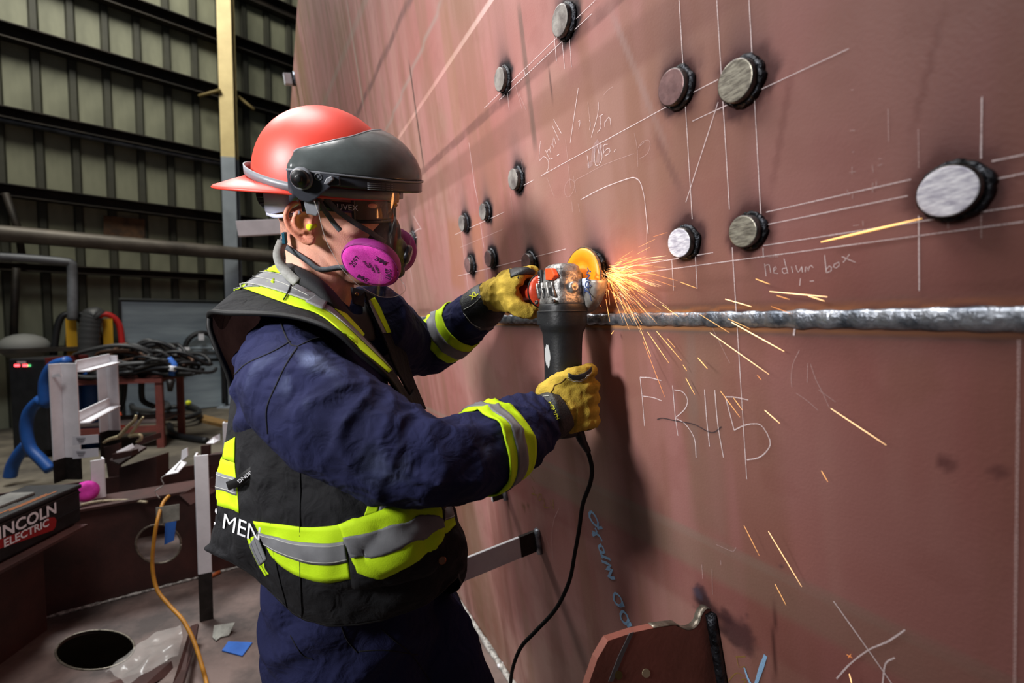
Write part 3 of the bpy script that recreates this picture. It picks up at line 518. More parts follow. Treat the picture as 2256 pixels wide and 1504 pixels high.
# ---- limb and torso lofts from joints (picture point, depth, radius)
def limb(K, n=70, m=40, fold=None, seed=0, flat=1., ref=(0, 0, 1)):
    p = np.array([P(x, y, d) for x, y, d, r in K]); r = np.array([k[3] for k in K]); q = crom(np.hstack([p, r[:, None]]), n)
    T, N, B = frames(q[:, :3], ref); a = np.linspace(0, 2*np.pi, m, endpoint=False)
    L = np.r_[0, np.cumsum(np.linalg.norm(np.diff(q[:, :3], axis=0), axis=1))]
    dirs = np.cos(a)[None, :, None]*N[:, None]+flat*np.sin(a)[None, :, None]*B[:, None]; rr = np.repeat(q[:, 3:4], m, 1)
    if fold is not None: rr = rr+fold(L[:, None]+0*rr, a[None]+0*rr, L[-1])
    return q[:, None, :3]+rr[..., None]*dirs, L, rr
def folds(A, lam, tw, seed, where=lambda s, L: 1.):
    def f(s, a, L):
        c = np.stack([s.ravel()*6, np.cos(a.ravel())*1.1+seed, np.sin(a.ravel())*1.1], 1); n = vnoise(c, 1, seed).reshape(s.shape)
        n2 = vnoise(c*[.5, 1, 1], 1.3, seed+3).reshape(s.shape)
        ph = s/lam+tw*np.sin(a+seed)+1.3*n; rid = (1-np.abs(np.sin(np.pi*ph)))**1.7
        return A*where(s, L)*(rid*(.55+.45*n2)-.25)
    return f
nearK = [(655, 790, .80, .062), (632, 806, .745, .074), (662, 860, .702, .082), (722, 912, .678, .086), (800, 960, .664, .082), (880, 1000, .656, .076), (945, 1017, .660, .069), (1010, 1010, .690, .066), (1080, 985, .742, .068), (1140, 952, .792, .066), (1178, 930, .822, .058), (1192, 922, .832, .050)]
def sleeve(big, el, cuff, seed):              # deep slanting folds, tight ones in the crook and stacked ones at the cuff
    def f(s, a, L):
        r = folds(big, .082, .45, seed, lambda s, L: .55+.7*np.exp(-((s-el)/.12)**2))(s, a, L)+folds(big*.65, .036, .7, seed+5, lambda s, L: .35+1.0*np.exp(-((s-el)/.07)**2)+.9*np.exp(-((s-cuff)/.05)**2))(s, a, L)
        return r+folds(big*.30, .021, 1.1, seed+9, lambda s, L: .4+.5*np.exp(-((s-el)/.1)**2))(s, a, L)
    return f
nearR, nearL, _ = limb(nearK, 170, 72, sleeve(.0115, .34, .60, 3))
farK = [(812, 705, .97, .085), (840, 722, 1.03, .083), (872, 748, 1.11, .080), (905, 766, 1.19, .078), (945, 764, 1.215, .073), (985, 740, 1.19, .067), (1020, 712, 1.16, .062), (1046, 692, 1.13, .058), (1056, 684, 1.12, .05)]
farR, farL, _ = limb(farK, 110, 56, sleeve(.010, .25, .44, 7))
def ring(c, a, b, m=56, ax=(1, 0, 0), ay=(0, 1, 0), e=2.3):
    t = np.linspace(0, 2*np.pi, m, endpoint=False); ct, st = np.cos(t), np.sin(t)
    return np.asarray(c)+np.outer(np.sign(ct)*np.abs(ct)**(2/e)*a, ax)+np.outer(np.sign(st)*np.abs(st)**(2/e)*b, ay)
TX, TY = np.array([.985, -.17, .0]), np.array([.17, .985, 0])
torK = [(790, 1478, .92, .150, .150), (780, 1390, .90, .160, .160), (775, 1300, .88, .150, .158), (765, 1180, .875, .130, .150), (740, 1050, .87, .126, .155), (715, 930, .87, .124, .160), (698, 850, .87, .116, .160), (686, 780, .872, .100, .150), (682, 730, .878, .082, .118), (685, 680, .885, .070, .082), (690, 650, .89, .062, .068)]
tq = crom([[*P(x, y, d), a, b] for x, y, d, a, b in torK], 90)
torR = np.array([ring(q[:3], q[3], q[4], 60, TX, TY, 2.05) for q in tq])
zz = np.linspace(0, 1, 90)[:, None]; aa = np.linspace(0, 2*np.pi, 60, endpoint=False)[None]
torR = torR+((.006*np.sin(zz*70+3*np.sin(aa*2)+2*vnoise(np.stack([(zz*8+0*aa).ravel(), (np.cos(aa)+0*zz).ravel()*2, (np.sin(aa)+0*zz).ravel()*2], 1), 1, 4).reshape(90, 60)))*sstep(.0, .3, 1-zz))[..., None]*((torR-tq[:, None, :3])/np.linalg.norm(torR-tq[:, None, :3], axis=2)[..., None])
lg = lambda s, L: .5+1.*np.exp(-((s-.1)/.1)**2)
leg1, _, _ = limb([(768, 1335, .86, .112), (758, 1420, .86, .122), (755, 1530, .86, .114), (728, 1680, .85, .098), (738, 1850, .88, .090), (745, 2060, .92, .078), (745, 2230, .95, .082), (745, 2285, .96, .085)], 80, 40, folds(.010, .11, .5, 11, lg))
leg2, _, _ = limb([(840, 1320, 1.0, .118), (905, 1400, .99, .126), (960, 1490, .98, .112), (1012, 1600, .98, .094), (1025, 1730, 1.0, .084), (1000, 1900, 1.04, .076), (985, 2050, 1.08, .08), (980, 2085, 1.09, .082)], 80, 40, folds(.010, .12, .5, 13, lg))
Vc, Fc = remesh(*cat([loft(torR), loft(nearR), loft(farR), loft(leg1), loft(leg2)]), .0050, 1, .4)
nrm = vnormals(Vc, Fc); Vc = Vc+nrm*(.0013*fbm(Vc, 34, 3, 3))[:, None]
SCov = Surf(Vc, Fc); cover = obj('coverall', Vc, Fc, Mnavy, person, label='navy blue work coverall with pale dust on the sleeve')
dye = np.tile(bs(30, 33, 65), (len(Vc), 1)); nz = fbm(Vc, 9, 21, 3); dye = dye+(bs(20, 22, 47)-dye)*sstep(-.1, .6, nz)[:, None]; dn = fbm(Vc*[1, 1, 1], 26, 31, 4)
for x, y, r, a in ((680, 835, .055, .5), (715, 905, .035, .75), (660, 800, .04, .35), (735, 925, .02, .6), (1080, 980, .03, .2), (850, 1040, .05, .2), (560, 800, .05, .25)):      # dust rubbed into the cloth
    d = np.linalg.norm(Vc-SCov.hit(x, y)[0], axis=1); k = np.clip(a*(1-sstep(r*.2, r, d))*sstep(-.15, .7, dn), 0, 1)[:, None]; dye = dye*(1-k)+bs(126, 138, 172)*k
cover.data.attributes.new('dye', 'FLOAT_COLOR', 'POINT').data.foreach_set('color', np.hstack([dye, np.full((len(dye), 1), .9)]).ravel())
# sleeve stripes follow the sleeve itself
def band(R, L, s0, s1, off, m, name, par):
    k = [i for i in range(len(L)) if s0 <= L[i] <= s1]; G = R[k[0]:k[-1]+1]; c = G.mean(1)[:, None]; d = G-c; G = c+d*(1+off/np.linalg.norm(d, axis=2))[..., None]
    V = G.reshape(-1, 3); o = obj(name, V, [f[::-1] for f in gridf(len(G), G.shape[1], cv=True)], m, par); solid(o, .0025, 0); return o
def arc_at(K, R, L, x):                       # arc length where the limb's axis crosses picture column x
    c = R.mean(1); px_ = [1128+FPX*((q-CAM)@RI)/((q-CAM)@FW) for q in c]; return float(np.interp(x, px_, L))
for R, L, K, xs in ((nearR, nearL, nearK, (1046, 1066, 1090, 1112)), (farR, farL, farK, (975, 987, 1006, 1020))):
    s = [arc_at(K, R, L, x) for x in xs]; t = band(R, L, s[0], s[3], .0035, Mlime, 'sleeve_tape', cover); t['label'] = 'lime and silver reflective sleeve tape'
    band(R, L, s[1], s[2], .0052, Msilv, 'silver_strip', cover)
for px in ([(619, 712), (626, 732), (640, 758), (655, 763)], [(640, 752), (600, 775), (545, 800), (517, 825)], [(655, 765), (632, 800), (610, 845), (588, 900), (590, 955)], [(655, 763), (700, 745), (760, 745), (800, 765)]):
    seam(SCov, px, .0011, Mdst, cover, 'sleeve_seam', 30)
for px in ([(752, 1380), (765, 1410), (788, 1437)], [(790, 1434), (850, 1432), (920, 1442)], [(840, 1385), (870, 1412), (905, 1440), (950, 1504)], [(640, 1400), (665, 1440), (690, 1452)]): seam(SCov, px, .0009, Mdst, cover, 'trouser_seam', 20)
# ---- vest body: a loose shell round the torso (columns go round, rows go down)
rows = {  # (x, y, D) for ten columns: far back, back, back corner, near back, near side, near front, front corner, front, far front, far side
 0: [(600, 850, 1.0), (545, 850, .93), (513, 850, .83), (548, 862, .74), (640, 880, .690), (770, 880, .690), (860, 880, .735), (905, 870, .84), (890, 850, .98), (740, 850, 1.06)],
 1: [(590, 960, 1.0), (530, 960, .93), (503, 958, .82), (545, 965, .73), (645, 985, .675), (790, 985, .672), (895, 985, .72), (945, 980, .83), (920, 960, .99), (750, 960, 1.07)],
 2: [(580, 1070, 1.0), (515, 1070, .93), (485, 1072, .81), (540, 1078, .72), (650, 1080, .668), (800, 1080, .664), (920, 1080, .71), (975, 1075, .82), (950, 1060, .99), (760, 1070, 1.08)],
 3: [(575, 1140, 1.0), (500, 1140, .93), (470, 1140, .80), (538, 1150, .72), (655, 1150, .662), (805, 1150, .654), (935, 1145, .70), (1000, 1140, .80), (965, 1130, .99), (765, 1140, 1.08)],
 4: [(570, 1195, 1.0), (492, 1195, .93), (461, 1198, .80), (545, 1225, .73), (660, 1250, .668), (810, 1250, .655), (950, 1225, .70), (1026, 1195, .79), (985, 1200, .99), (770, 1220, 1.09)],
 5: [(575, 1230, 1.0), (505, 1225, .93), (478, 1220, .81), (570, 1262, .745), (665, 1320, .685), (815, 1312, .672), (950, 1280, .715), (1022, 1238, .80), (985, 1280, 1.0), (775, 1300, 1.09)],
 6: [(580, 1245, .99), (520, 1232, .93), (498, 1226, .82), (592, 1290, .755), (672, 1364, .70), (815, 1368, .69), (945, 1322, .73), (1008, 1262, .80), (980, 1310, 1.0), (780, 1340, 1.08)]}
G = np.array([[P(*q) for q in rows[k]] for k in sorted(rows)])
NA, NR = 110, 60
G1 = np.array([crom(r, NA, True) for r in G]); G2 = np.array([crom(G1[:, j], NR) for j in range(NA)]).transpose(1, 0, 2)
cg = G2.mean(1)[:, None]; dd = G2-cg; nn = np.linalg.norm(dd, axis=2, keepdims=True)
un, vn = np.meshgrid(np.linspace(0, 1, NR), np.linspace(0, 1, NA, endpoint=False), indexing='ij')
cc = np.stack([un.ravel()*3, np.cos(2*np.pi*vn).ravel()*1.6, np.sin(2*np.pi*vn).ravel()*1.6], 1)
wv = (.008*vnoise(cc*[1, 1, 1], 2.2, 4)+.004*vnoise(cc, 5, 6)).reshape(NR, NA)*sstep(0, .25, un)
G2 = G2+dd/nn*wv[..., None]
vest = thing('safety_vest_root', None, None); bpy.data.objects.remove(vest)
Vv = G2.reshape(-1, 3); Fv = gridf(NR, NA, cv=True)
vest = obj('safety_vest', Vv, Fv, Mblk, person, label='black hi-vis vest with lime and silver tape'); solid(vest, .004, 0); SV = Surf(Vv, Fv)
seam(SV, [(664, 1030), (664, 1150), (664, 1250), (668, 1364)], .0009, Mdst, vest, 'vest_seam', 40, .003); seam(SV, [(600, 1150), (612, 1240), (640, 1350)], .0009, Mdst, vest, 'vest_seam', 30, .003)
obj('hem_binding', *tube(np.vstack([G2[-1], G2[-1][:1]]), .0028, 6), Mbind, vest)
# waist band all round: lime, silver, lime, between two lines of the shell
def vband(tops, bots, off, m, name, par, thick=.0016, cols=None):
    """rows (fraction of the shell) per column"""
    cols = list(range(NA)) if cols is None else cols; nv = 8; out = []
    for j in cols:
        for t in np.linspace(0, 1, nv):
            r = (tops[j]*(1-t)+bots[j]*t)*(NR-1); i = int(min(r, NR-2)); q = G2[i, j]*(1-(r-i))+G2[i+1, j]*(r-i); d = unit(q-cg[i, 0]); out.append(q+d*off)
    o = obj(name, out, gridf(len(cols), nv), m, par); solid(o, thick, 0); return o
# ---- taped bands on the vest, laid where the cloth lies
def trio(top, bot, S, par, f=(0, .27, .73, 1), nu=40, off=.003, name='reflective_tape', lab=None, thick=.0014):
    T, B = crom(top, nu), crom(bot, nu); mix = lambda t: T*(1-t)+B*t
    a = patch_on(S, mix(f[0]), mix(f[3]), nu, 12, off, Mlime, par, name, thick, label=lab)
    patch_on(S, mix(f[1]), mix(f[2]), nu, 6, off+.0016, Msilv, a if False else par, 'silver_strip', thick)
    for t in (f[1]+.05, f[2]-.05): obj('stitch_line', *tube([S.hit(x, y, off+.0026)[0] for x, y in mix(t)], .00035, 4), Mstitch, par)
trio([(562, 1146), (600, 1150), (665, 1158), (720, 1158), (756, 1153)], [(602, 1222), (625, 1245), (665, 1268), (720, 1280), (774, 1272)], SV, vest, (0, .3, .68, 1), lab='lime and silver waist tape, side panel')
trio([(486, 1006), (498, 1012), (521, 1018)], [(479, 1112), (505, 1118), (531, 1128)], SV, vest, (0, .30, .66, 1), 14, lab='lime and silver back tape')
patch_on(SV, [(500, 975), (512, 968), (522, 962)], [(494, 1010), (506, 1012), (521, 1018)], 8, 5, .003, Mlime, vest, 'lime_strip')
patch_on(SV, [(818, 1085), (826, 1084), (842, 1082)], [(803, 1135), (812, 1134), (832, 1130)], 8, 8, .003, Mlime, vest, 'lime_strip')
patch_on(SV, [(842, 1082), (864, 1086), (890, 1100)], [(832, 1130), (852, 1124), (884, 1110)], 8, 8, .003, Msilv, vest, 'silver_strip')
trio([(966, 1112), (978, 1110), (990, 1118)], [(972, 1178), (985, 1172), (1000, 1158)], SV, vest, (0, .05, .55, 1), 10, .004)
# pocket with a taped flap
def slab(top, bot, nu, nv, off0, off1, m, name, par, lab=None):               # padded sheet raised off the vest, closed at its rim
    a, b = crom(top, nu), crom(bot, nu); lo = np.zeros((nu, nv, 3)); hi = lo.copy()
    for i in range(nu):
        for j in range(nv):
            t = j/(nv-1); x, y = a[i]*(1-t)+b[i]*t; q, n = SV.hit(x, y); e = min(i, nu-1-i)/(nu*.12); e = min(1, e, min(j, nv-1-j)/(nv*.12)+.25)
            d = unit(CAM-q)*.55+n*.45; lo[i, j] = q+d*off0; hi[i, j] = q+d*(off0+(off1-off0)*(.35+.65*min(1, e)**.5))
    V = np.vstack([lo.reshape(-1, 3), hi.reshape(-1, 3)]); k = nu*nv; F = [f[::-1] for f in gridf(nu, nv)]+[[q+k for q in f] for f in gridf(nu, nv)]
    rim = [i*nv for i in range(nu)]+[(nu-1)*nv+j for j in range(1, nv)]+[i*nv+nv-1 for i in range(nu-2, -1, -1)]+[j for j in range(nv-2, 0, -1)]
    for i in range(len(rim)): F.append([rim[i], rim[(i+1) % len(rim)], rim[(i+1) % len(rim)]+k, rim[i]+k])
    return obj(name, V, F, m, par, label=lab), hi
pk, _ = slab([(764, 1165), (860, 1140), (962, 1120), (970, 1130)], [(776, 1290), (860, 1284), (940, 1262), (962, 1240)], 30, 16, .001, .020, Mblk, 'pocket', vest, 'bulging cargo pocket')
def flap(f0, f1, off0, off1, m, name):
    T = np.array([(750, 1152), (800, 1135), (880, 1116), (945, 1112), (963, 1128)]); B = np.array([(790, 1252), (835, 1262), (890, 1240), (950, 1204), (968, 1184)])
    return slab(T*(1-f0)+B*f0, T*(1-f1)+B*f1, 34, 10, off0, off1, m, name, pk)[0]
flap(0, 1, .021, .025, Mlime, 'pocket_flap'); flap(.25, .68, .0252, .0268, Msilv, 'silver_strip')
q, n = SV.hit(953, 1219, .022); obj('eyelet', *lathe([(.0042, 0), (.0058, .0006), (.0060, .002), (.0042, .002)], q, unit(CAM-q), 20), mat('brass_eyelet', bs(150, 96, 70), .3, .9), vest)
q, n = SV.hit(969, 1120, .008); obj('snap_button', *lathe([(.001, 0), (.0045, 0), (.0045, .002), (.002, .0032)], q, unit(CAM-q), 14), mat('brass_snap', bs(112, 84, 52), .35, .9), vest)
# side tab that hangs loose
tb = np.array([P(x, y, d) for x, y, d in ((566, 1146, .715), (568, 1180, .712), (585, 1225, .708), (598, 1262, .704))]); tw = np.array([P(x, y, d) for x, y, d in ((540, 1168, .722), (552, 1205, .718), (568, 1240, .712), (585, 1268, .708))])
tg = np.array([crom(tb, 30), crom(tw, 30)]); w = np.linspace(0, 1, 6)[:, None, None]; tg = tg[0]*(1-w)+tg[1]*w; dn = unit(CAM-tg[0, 0])
o = obj('side_tab', (tg+dn*.004).reshape(-1, 3), gridf(6, 30), Mlime, vest, label='loose taped side tab'); solid(o, .002, 0)
o = obj('silver_strip', (tg[:, 8:22]+dn*.0065).reshape(-1, 3), gridf(6, 14), Msilv, o); solid(o, .0012, 0)
for k in (2, 4): obj('stitch_line', *tube(tg[k]+dn*.0074, .0004, 4), Mdst, vest)
# brand tag and back print
tq_ = np.array([P(x, y, d) for x, y, d in ((570, 1026, .708), (545, 1045, .706), (522, 1062, .715), (502, 1070, .735))]); o = obj('fabric_tag', *strap(crom(tq_, 16), unit(CAM-tq_[1]), .014, .0012), Mbind, vest, label='small black fabric tag with white lettering')
def text(s, size, o0, xd, yd, m, par, name='lettering', ext=.0004, align='LEFT', bold=0.):
    c = bpy.data.curves.new(name, 'FONT'); c.body = s; c.size = size; c.extrude = 0; c.offset = bold; c.align_x = align; c.resolution_u = 3
    t = bpy.data.objects.new('t', c); COL.objects.link(t); me = bpy.data.meshes.new_from_object(t.evaluated_get(bpy.context.evaluated_depsgraph_get())); bpy.data.objects.remove(t)
    V = np.zeros(len(me.vertices)*3); me.vertices.foreach_get('co', V); V = V.reshape(-1, 3); F = [list(p.vertices) for p in me.polygons]; bpy.data.meshes.remove(me)
    xd, yd = np.asarray(xd, float), np.asarray(yd, float); return obj(name, np.asarray(o0)+np.outer(V[:, 0], xd)+np.outer(V[:, 1], yd), F, m, par, False), V
Mwht = mat('white_print', bs(226, 226, 230), .7)
def text_on(S, s, size, x0, y0, ux, uy, m, par, off=.004, name='lettering', bold=0., shear=0.):       # lettering on a surface; ux, uy picture directions of its axes
    c = bpy.data.curves.new(name, 'FONT'); c.body = s; c.size = size; c.offset = bold; c.resolution_u = 3; t = bpy.data.objects.new('t', c); COL.objects.link(t)
    me = bpy.data.meshes.new_from_object(t.evaluated_get(bpy.context.evaluated_depsgraph_get())); bpy.data.objects.remove(t)
    V = [v.co.copy() for v in me.vertices]; F = [list(p.vertices) for p in me.polygons]; bpy.data.meshes.remove(me)
    return obj(name, [S.hit(x0+v.x*ux[0]+v.y*uy[0], y0+v.x*ux[1]+v.y*uy[1], off)[0] for v in V], F, m, par, False)
text_on(SV, 'C MEN', 48, 452, 1146, (.86, .32), (.14, -1.0), Mwht, vest, .004, 'back_print')
d = unit(tq_[0]-tq_[2]); nn_ = unit(CAM-tq_[1]); text('VIKING', .011, tq_[0]*.6+tq_[1]*.4+nn_*.006-np.cross(d, nn_)*.003, -d, np.cross(d, nn_), Mwht, vest, 'tag_lettering')
# ---- shoulder yoke, back panel and front edge of the vest
def sheet(C, nu, nv, m, name, par, th=.004, wr=.004, seed=1, lab=None):
    C = np.array([[P(*q) for q in r] for r in C]); A = np.array([crom(r, nv) for r in C]); A = np.array([crom(A[:, j], nu) for j in range(nv)]).transpose(1, 0, 2)
    V = A.reshape(-1, 3); F = gridf(nu, nv); n = vnormals(V, F); V = V+n*(wr*vnoise(V, 11, seed))[:, None]
    o = obj(name, V, F, m, par, label=lab); solid(o, th, 0); return o, V.reshape(nu, nv, 3), Surf(V, F)
yk, YG, SY = sheet([[(655, 600, 1.02), (575, 640, 1.02), (530, 700, .98), (512, 780, .93)], [(622, 578, .955), (572, 604, .90), (512, 645, .82), (461, 698, .750)], [(640, 596, .89), (598, 626, .83), (556, 660, .76), (512, 690, .705)], [(690, 625, .845), (668, 645, .79), (655, 672, .74), (640, 697, .690)],
                    [(742, 668, .825), (740, 686, .775), (735, 708, .735), (730, 726, .680)], [(800, 735, .83), (805, 746, .79), (800, 762, .745), (792, 778, .690)], [(852, 800, .84), (856, 806, .80), (856, 818, .765), (855, 832, .715)], [(905, 880, .86), (905, 885, .82), (900, 890, .79), (895, 895, .74)]], 90, 30, Mblk, 'shoulder_yoke', vest, .004, .003, 5)
obj('armhole_binding', *tube(YG[12:, -1], .0042, 8), Mbind, vest)
bp_, BG, SB = sheet([[(461, 698, .750), (485, 690, .84), (530, 690, .93), (600, 690, 1.03)], [(463, 728, .748), (486, 740, .84), (535, 745, .94), (605, 745, 1.04)], [(482, 778, .752), (502, 785, .84), (545, 795, .94), (608, 795, 1.04)], [(502, 822, .765), (516, 830, .84), (555, 840, .94), (608, 840, 1.03)], [(514, 868, .775), (524, 870, .84), (560, 870, .93), (606, 870, 1.01)]], 50, 24, Mlin, 'back_panel', vest, .004, .002, 7, 'vest back panel standing off the body, grey lining inside')
obj('armhole_binding', *tube(BG[:, 0], .0048, 8), Mbind, vest)
trio([(512, 632), (560, 632), (640, 655), (720, 690), (790, 752), (858, 818)], [(508, 632), (540, 640), (640, 676), (710, 702), (785, 770), (852, 824)], SY, vest, (0, .02, .03, 1), 50, .004, 'lime_strip')
patch_on(SY, [(580, 592), (610, 588), (640, 598)], [(570, 597), (605, 602), (638, 612)], 16, 6, .004, Mlime, vest, 'lime_strip')
patch_on(SY, [(640, 598), (670, 612), (700, 638), (750, 685), (800, 738)], [(636, 608), (668, 625), (696, 648), (745, 694), (796, 744)], 30, 6, .004, Mlime, vest, 'lime_strip')
sg_ = patch_on(SY, [(566, 600), (605, 605), (636, 613), (672, 634), (700, 655), (745, 697), (796, 746), (850, 806)], [(524, 622), (560, 630), (620, 647), (660, 660), (705, 678), (738, 704), (792, 752), (852, 812)], 50, 12, .0045, Msilv, vest, 'silver_strip')
obj('yoke_seam', *tube([SY.hit(x, y, .0065)[0] for x, y in crom([(648, 618), (642, 636), (634, 655), (626, 668)], 12)], .0012, 5), Mdst, vest)
for px in ([(560, 614), (620, 628), (680, 658)], [(575, 603), (620, 610), (650, 622)]): obj('stitch_line', *tube([SY.hit(x, y, .0058)[0] for x, y in crom(px, 20)], .0005, 4), Mstitch, vest)
patch_on(SY, [(703, 655), (715, 648), (730, 652)], [(672, 675), (688, 683), (708, 692)], 10, 10, .009, Msilv, vest, 'shoulder_tab', .002, label='grey shoulder tab')
# far side of the vest front, seen past the collar
fv, FG, SF = sheet([[(800, 640, .93), (820, 650, .97), (845, 665, 1.03)], [(812, 680, .92), (838, 690, .97), (862, 700, 1.03)], [(840, 740, .90), (865, 748, .96), (885, 752, 1.02)], [(875, 820, .89), (895, 825, .95), (910, 828, 1.02)], [(915, 900, .88), (930, 900, .95), (940, 900, 1.02)]], 30, 16, Mblk, 'far_front_panel', vest, .004, .003, 8)
patch_on(SF, [(812, 660), (822, 680), (850, 735)], [(822, 656), (836, 680), (862, 733)], 12, 5, .003, Mlime, vest, 'lime_strip')
patch_on(SF, [(805, 664), (818, 690), (838, 735)], [(812, 662), (824, 686), (848, 735)], 12, 5, .003, Msilv, vest, 'silver_strip')
# ---- coverall collar
def hl(f, r, u): return HC+f*HF+r*HR+u*HU
yaw, pit, rol = map(math.radians, (1.2, 5.0, -18.5)); HC = np.array([-.348, .8706, 1.5924])
HF = np.array([math.cos(yaw)*math.cos(pit), math.sin(yaw)*math.cos(pit), -math.sin(pit)]); HR = np.array([math.sin(yaw), -math.cos(yaw), 0]); HU = np.cross(HR, HF)
HR, HU = HR*math.cos(rol)+HU*math.sin(rol), -HR*math.sin(rol)+HU*math.cos(rol)
Mcol = mat('black_collar', bs(20, 20, 26), .8, 0, bs(14, 14, 18), 20, .5, .1, 500)
cK = [[(632, 590, .95), (690, 620, .80), (745, 668, .80), (790, 705, .85)], [(622, 566, .95), (690, 592, .785), (752, 640, .79), (800, 680, .845)]]
top = crom([P(628, 575, .93), P(655, 588, .815), P(700, 612, .79), P(740, 650, .80), P(772, 690, .85), P(800, 690, .90), P(795, 660, .95), P(760, 625, 1.0), P(700, 590, 1.01), P(650, 572, .99)], 60, True)
bot = crom([P(615, 600, .94), P(645, 618, .80), P(700, 650, .77), P(752, 700, .785), P(800, 745, .85), P(825, 745, .91), P(815, 700, .98), P(775, 670, 1.03), P(705, 640, 1.04), P(640, 610, 1.01)], 60, True)
w = np.linspace(0, 1, 10)[:, None, None]; CG = top[None]*(1-w)+bot[None]*w; mid_ = CG.mean((0, 1)); CG = CG+.008*np.sin(np.pi*w)*((CG-mid_)/np.linalg.norm(CG-mid_, axis=2)[..., None])
o = obj('collar', CG.reshape(-1, 3), gridf(10, 60, cv=True), Mcol, cover, label='dark stand-up coverall collar'); solid(o, .005, 0)
q = P(786, 648, .845); o = obj('collar_flap', *prism([P(772, 632, .86), P(800, 640, .875), P(798, 675, .87), P(776, 668, .85)], HF*.004), Mcol, cover, False); obj('snap_button', *lathe([(.001, 0), (.004, 0), (.004, .0015), (.002, .0025)], q, unit(CAM-q), 14), bpy.data.materials['brass_snap'], cover)
# ---- head and neck: one skin surface
def hpts(L): return np.array([hl(*q) for q in L])
lev = [(-.122, .040, .094, .020), (-.112, .020, .103, .036), (-.095, .000, .107, .047), (-.070, -.020, .105, .057), (-.045, -.052, .103, .063), (-.02, -.080, .103, .068), (.01, -.091, .106, .071), (.035, -.096, .108, .073), (.06, -.098, .103, .075), (.09, -.092, .092, .072), (.115, -.076, .072, .060), (.132, -.045, .042, .036)]
lv = crom([(*hl((b+f)/2, 0, u), (f-b)/2, w_) for u, b, f, w_ in lev], 50)
hR = np.array([ring(q[:3], q[3], q[4], 48, HF, HR, 2.2) for q in lv])
nb = P(668, 690, .89); nk = [hl(-.02, 0, .03), hl(-.022, 0, -.03), hl(-.016, 0, -.085), .5*(hl(-.008, 0, -.13)+nb)+np.array([.0, 0, 0]), nb]
nr = [(.062, .058), (.064, .056), (.064, .058), (.068, .062), (.078, .075)]
nq = crom([[*p, a, b] for p, (a, b) in zip(nk, nr)], 24); nR = np.array([ring(q[:3], q[3], q[4], 40, HF, HR, 2.1) for q in nq])
prt = [loft(hR), loft(nR)]
A3 = (HF, HR, HU)
prt += [ellipsoid(hl(.112, 0, -.022), (.020, .012, .026), A3), ellipsoid(hl(.122, 0, -.034), (.013, .016, .010), A3), ellipsoid(hl(.092, .034, .034), (.018, .026, .010), A3), ellipsoid(hl(.092, -.034, .034), (.018, .026, .010), A3), ellipsoid(hl(.060, .046, -.008), (.032, .020, .018), A3), ellipsoid(hl(.060, -.046, -.008), (.032, .020, .018), A3), ellipsoid(hl(.094, 0, -.105), (.016, .022, .014), A3),
        ellipsoid(hl(.100, 0, -.066), (.012, .026, .012), A3)]
for sd in (1, -1):
    e = lambda f, u, r=0.: hl(f-.004, sd*(.0755+r), u+.002)
    prt += [tube(crom([e(.006, .002, -.004), e(.008, .014, .0), e(.000, .027, .004), e(-.018, .028, .010), e(-.031, .012, .014), e(-.031, -.008, .013), e(-.021, -.024, .010), e(-.007, -.036, .007), e(.004, -.037, .004), e(.007, -.026, .0)], 40), .0047, 8),
            tube(crom([e(-.002, .016, .004), e(-.014, .013, .009), e(-.020, -.001, .011), e(-.015, -.015, .009), e(-.004, -.021, .006)], 20), .0046, 8), ellipsoid(e(.005, -.006, .002), (.005, .006, .008), A3, 12, 8), ellipsoid(e(-.002, -.030, .003), (.010, .005, .009), A3, 12, 8), ellipsoid(e(-.011, -.004, .000), (.022, .006, .032), A3, 16, 10)]
Vh, Fh = remesh(*cat(prt), .0024, 3, .5)
rel = Vh-HC; fl, rl, ul = rel@HF, rel@HR, rel@HU
sk = np.tile(bs(226, 166, 144), (len(Vh), 1))
def mixc(c, a):
    global sk
    a = np.clip(a, 0, 1)[:, None]; sk = sk*(1-a)+bs(*c)*a
mixc((206, 136, 114), .5*sstep(-.2, .5, fbm(Vh, 40, 3, 3))); mixc((234, 182, 168), .5*sstep(0, .6, fbm(Vh, 22, 8, 3))*(fl > .0))
ear = (np.abs(rl) > .0755)*(fl < .015)*(fl > -.05)*(np.abs(ul) < .05); mixc((214, 124, 98), .6*ear)
mixc((106, 76, 66), sstep(-.055, -.02, ul+.35*np.clip(fl+.05, 0, 1)-.02*0)*sstep(-.018, -.04, fl)*(.62+.38*fbm(Vh, 420, 5, 2))*(1-ear))
mixc((128, 84, 72), .35*sstep(-.03, -.07, ul)*sstep(.02, .06, fl))
Mskin = mat('skin', (.5, .3, .2), .5, attr='tone', bump=.12, bsc=520, spec=.4); Mskin.node_tree.nodes['Principled BSDF'].inputs['Subsurface Weight'].default_value = .12
Mskin.node_tree.nodes['Principled BSDF'].inputs['Subsurface Radius'].default_value = (.012, .005, .003); Mskin.node_tree.nodes['Principled BSDF'].inputs['Subsurface Scale'].default_value = 1
body = obj('body', Vh, Fh, Mskin, person, label='head and neck, short dark stubble at the nape')
body.data.attributes.new('tone', 'FLOAT_COLOR', 'POINT').data.foreach_set('color', np.hstack([sk, np.full((len(sk), 1), .5)]).ravel()); SH = Surf(Vh, Fh)
for sd in (1, -1):
    o = obj('eye', *ellipsoid(hl(.098, sd*.032, .018), (.0115, .0115, .0115), A3), mat('eye_white', bs(210, 204, 198), .2), body); obj('iris', *ellipsoid(hl(.1078, sd*.032, .016), (.0025, .0055, .0055), A3), mat('iris_brown', bs(40, 24, 16), .1), o)
obj('earplug', *tube([hl(.004, .070, -.006), hl(.0, .086, -.008)], [.0045, .0058], 10), mat('earplug_foam', bs(206, 220, 40), .9), person, label='yellow foam earplug')
